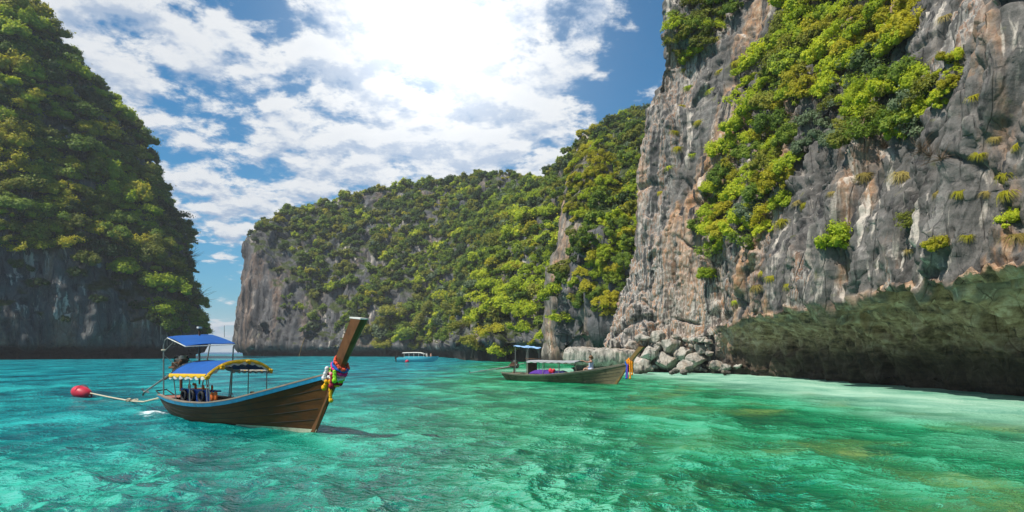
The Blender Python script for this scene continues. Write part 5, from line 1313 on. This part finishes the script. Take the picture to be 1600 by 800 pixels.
# ------------------------------------------------------------------ the person on the weathered boat
def person():
    J = {'pel': (0, 0, .10), 'waist': (-.01, 0, .30), 'chest': (.0, 0, .50), 'neck': (-.03, 0, .62), 'head0': (-.04, 0, .70), 'head': (-.05, 0, .80),
         'shL': (-.02, -.17, .57), 'elL': (-.26, -.20, .52), 'wrL': (-.50, -.20, .62), 'haL': (-.58, -.20, .64), 'shR': (.02, .17, .57), 'elR': (-.05, .26, .33), 'wrR': (-.26, .20, .22), 'haR': (-.34, .18, .21),
         'hipL': (-.03, -.10, .07), 'knL': (-.42, -.13, .16), 'anL': (-.50, -.14, -.24), 'toL': (-.64, -.14, -.30), 'hipR': (-.03, .10, .07), 'knR': (-.38, .12, .10), 'anR': (-.34, .12, -.30), 'toR': (-.48, .12, -.34)}
    rad = dict(pel=.15, waist=.115, chest=.135, neck=.055, head0=.07, head=.095, shL=.062, elL=.042, wrL=.030, haL=.032, shR=.062, elR=.042, wrR=.030, haR=.032, hipL=.10, knL=.062, anL=.040, toL=.034, hipR=.10, knR=.062, anR=.040, toR=.034)
    E = [('pel', 'waist'), ('waist', 'chest'), ('chest', 'neck'), ('neck', 'head0'), ('head0', 'head'), ('chest', 'shL'), ('shL', 'elL'), ('elL', 'wrL'), ('wrL', 'haL'), ('chest', 'shR'), ('shR', 'elR'), ('elR', 'wrR'), ('wrR', 'haR'),
         ('pel', 'hipL'), ('hipL', 'knL'), ('knL', 'anL'), ('anL', 'toL'), ('pel', 'hipR'), ('hipR', 'knR'), ('knR', 'anR'), ('anR', 'toR')]
    for s_, h in (('L', 'haL'), ('R', 'haR')):
        b = Vector(J[h])
        for k in range(5):
            y = (k - 2) * .016; J[h + str(k)] = tuple(b + Vector((-.07 - (.02 if k in (1, 2, 3) else 0) + (.05 if k == 0 else 0), y * 1.6 - (.02 if k == 0 else 0), -.015))); rad[h + str(k)] = .009; E.append((h, h + str(k)))
    names = list(J); me = bpy.data.meshes.new('person'); me.from_pydata([J[n] for n in names], [(names.index(a), names.index(b)) for a, b in E], [])
    o = link('person', me, M['skin'])
    sm = o.modifiers.new('skin', 'SKIN'); 
    for i, n in enumerate(names):
        me.skin_vertices[0].data[i].radius = (rad[n], rad[n] * (.8 if n in ('chest', 'waist', 'pel') else 1)); me.skin_vertices[0].data[i].use_root = (n == 'pel')
    sb = o.modifiers.new('sub', 'SUBSURF'); sb.levels = 2; sb.render_levels = 2; sm.use_smooth_shade = True
    hr = MB(); hr.ball((-.02, 0, .835), .118, 14, 9, (1.0, .92, .95)); hr.ball((.07, 0, .78), .07, 10, 6); hr.build('hair', M['hair'], o)
    fc = MB(); fc.ball((-.150, 0, .79), .020, 8, 5, (1.1, .7, 1.2)); fc.build('nose', M['skin'], o)
    ey = MB(); ey.ball((-.138, -.035, .815), .011, 8, 5); ey.ball((-.138, .035, .815), .011, 8, 5); ey.build('eyes', M['black'], o)
    mo = MB(); mo.ball((-.136, 0, .745), .022, 8, 5, (.4, 1, .35)); mo.build('mouth', M['g_rose'], o)
    sw = MB(); P = []
    for (z, rx, ry, cx_) in ((.0, .145, .19, -.02), (.10, .17, .175, 0), (.20, .145, .15, -.005), (.30, .13, .135, -.01), (.40, .142, .15, -.003), (.50, .15, .165, 0), (.56, .12, .16, -.01)):
        P.append([(cx_ + rx * math.cos(2 * math.pi * k / 20), ry * math.sin(2 * math.pi * k / 20), z + .01 * math.sin(k)) for k in range(21)])
    sw.sheet(P); sw.build('swimsuit', M['swim'], o)
    sk = MB(); P = []
    for (x, rx, rz_) in ((.0, .14, .10), (-.14, .135, .09), (-.28, .12, .08)): P.append([(x, -.0 + (rx + .06) * math.cos(2 * math.pi * k / 18), .12 + rz_ * math.sin(2 * math.pi * k / 18)) for k in range(19)])
    sk.sheet(P); sk.build('shorts', M['swim'], o)
    return o
pr = person(); pl = ORG2 + Matrix.Rotation(RZ2, 3, 'Z') @ Vector((7.75, .22, 0)); pr.location = (pl.x, pl.y, .80); pr.rotation_euler = (0, 0, RZ2 + R(42)); pr.scale = (1.15,) * 3
tag(pr, 'person in pale blue swimsuit sitting in the weathered boat, one arm reaching out', 'person')

# ------------------------------------------------------------------ speedboat across the bay
sp = empty('speedboat'); pc = at(652, 142, z=0); sp.location = (pc[0], pc[1], 0); sp.rotation_euler = (0, 0, R(-4)); sp.scale = (.95,) * 3
tag(sp, 'turquoise speedboat with white cabin roof anchored before the headland', 'speedboat')
mb = MB(); P = []
for i in range(31):
    f = i / 30; x = -4.4 + 8.9 * f; b = 1.25 * (1 - max(0, (f - .45) / .55) ** 2.4); zs_ = .95 + .35 * f ** 1.6; zk = -.4 + (.9 * max(0, (f - .7) / .3) ** 1.5)
    sec = []
    for k in range(-8, 9):
        u_ = abs(k) / 8; sec.append((x + (.35 * u_ * f ** 4), math.copysign(b * min(1, u_ * 1.5) ** .7, k) if k else 0, zk + (zs_ - zk) * max(0, (u_ - .25) / .75) ** .9))
    P.append(sec)
mb.sheet(P); mb.add([Vector(q) for q in P[0]], [tuple(range(17))]); hull = mb.build('hull', M['turquoise'], sp)
MB().sheet([[Vector(P[i][0]) + Vector((0, .05, -.06)), Vector(P[i][16]) + Vector((0, -.05, -.06))] for i in range(31)]).build('deck', M['white_paint'], sp)
mb = MB(); mb.sheet([[(-3.2 + 5.0 * i / 12, -1.05 + 2.1 * j / 8, 2.02 + .10 * math.sin(math.pi * j / 8) + .06 * math.sin(math.pi * i / 12) - .28 * (max(0, i - 9) / 3) ** 2) for j in range(9)] for i in range(13)], .10); mb.build('cabin_roof', M['white_paint'], sp)
for side in (-1, 1):
    for k in range(4): MB().add([(-2.7 + 1.1 * k, side * 1.02, 1.28), (-1.72 + 1.1 * k, side * 1.02, 1.28), (-1.72 + 1.1 * k + (.25 if k == 3 else 0), side * .98, 1.92), (-2.7 + 1.1 * k, side * .98, 1.92)], [(0, 1, 2, 3)]).build('window', M['glass'], sp, False)
    for k in range(5): MB().tube([(-2.76 + 1.1 * k, side * 1.0, .95), (-2.76 + 1.1 * k, side * .98, 2.0)], .04, 6).build('pillar', M['white_paint'], sp)
MB().box((-.4, 0, 1.1), (4.5, 2.0, .32)).build('cabin_side', M['turquoise'], sp, False, .03)
MB().add([(1.75, -.95, 1.28), (1.75, .95, 1.28), (1.35, .9, 1.95), (1.35, -.9, 1.95)], [(0, 1, 2, 3)]).build('windscreen', M['glass'], sp, False)
for y in (-.45, .45):
    mb = MB(); mb.box((-4.75, y, .95), (.5, .42, .55), None, .8); mb.box((-4.75, y, .3), (.22, .16, .9)); mb.build('outboard_motor', M['black'], sp, False, .04)
for x in (2.6, 3.4): MB().tube([(x, -.75 + .25 * (x - 2.6), 1.15), (x, -.75 + .25 * (x - 2.6), 1.55)], .025, 6).build('rail_post', M['steel'], sp)
for k, x in enumerate((2.2, 3.15)):
    m_ = MB(); m_.tube([(x, -.3, 1.0), (x, -.3, 1.25), (x, -.3, 1.6), (x, -.3, 1.72)], [.17, .19, .21, .08], 10); m_.ball((x, -.3, 1.84), .125, 10, 8); m_.tube([(x, -.5, 1.6), (x + .1, -.58, 1.35), (x + .25, -.5, 1.2)], [.06, .05, .04], 7); m_.tube([(x, -.1, 1.6), (x + .1, -.02, 1.35), (x + .25, -.1, 1.2)], [.06, .05, .04], 7)
    o = m_.build('person', M['skin'] if k else M['white_cloth']); o.location = sp.location; o.rotation_euler = sp.rotation_euler; o.scale = sp.scale
    tag(o, ['person in a white shirt sitting on the speedboat foredeck', 'bare-shouldered person sitting at the bow tip of the speedboat'][k], 'person')
# bamboo pole leaning at the headland foot
o = MB().tube([at(467, 318, z=-.5), at(471, 319, z=4.5), at(476, 320.5, z=9)], [.28, .24, .18], 8).build('bamboo_pole', M['stem_old']); tag(o, 'thin yellow pole leaning against the foot of the headland cliff', 'pole')

settle_labels()

# ================================================================== air
def haze(density=.00024):
    m, t, out = new_mat('haze_air'); v = t.new('ShaderNodeVolumePrincipled')
    v.inputs['Color'].default_value = (.93, .96, 1, 1); v.inputs['Density'].default_value = density; v.inputs['Anisotropy'].default_value = 0.0
    t.l.new(v.outputs[0], out.inputs['Volume'])
    o = MB().box((0, 0, 72), (12400, 12400, 160)).build('haze', m, None, False); o['kind'] = 'stuff'; o['label'] = 'thin pale sea haze filling the whole bay'
haze()
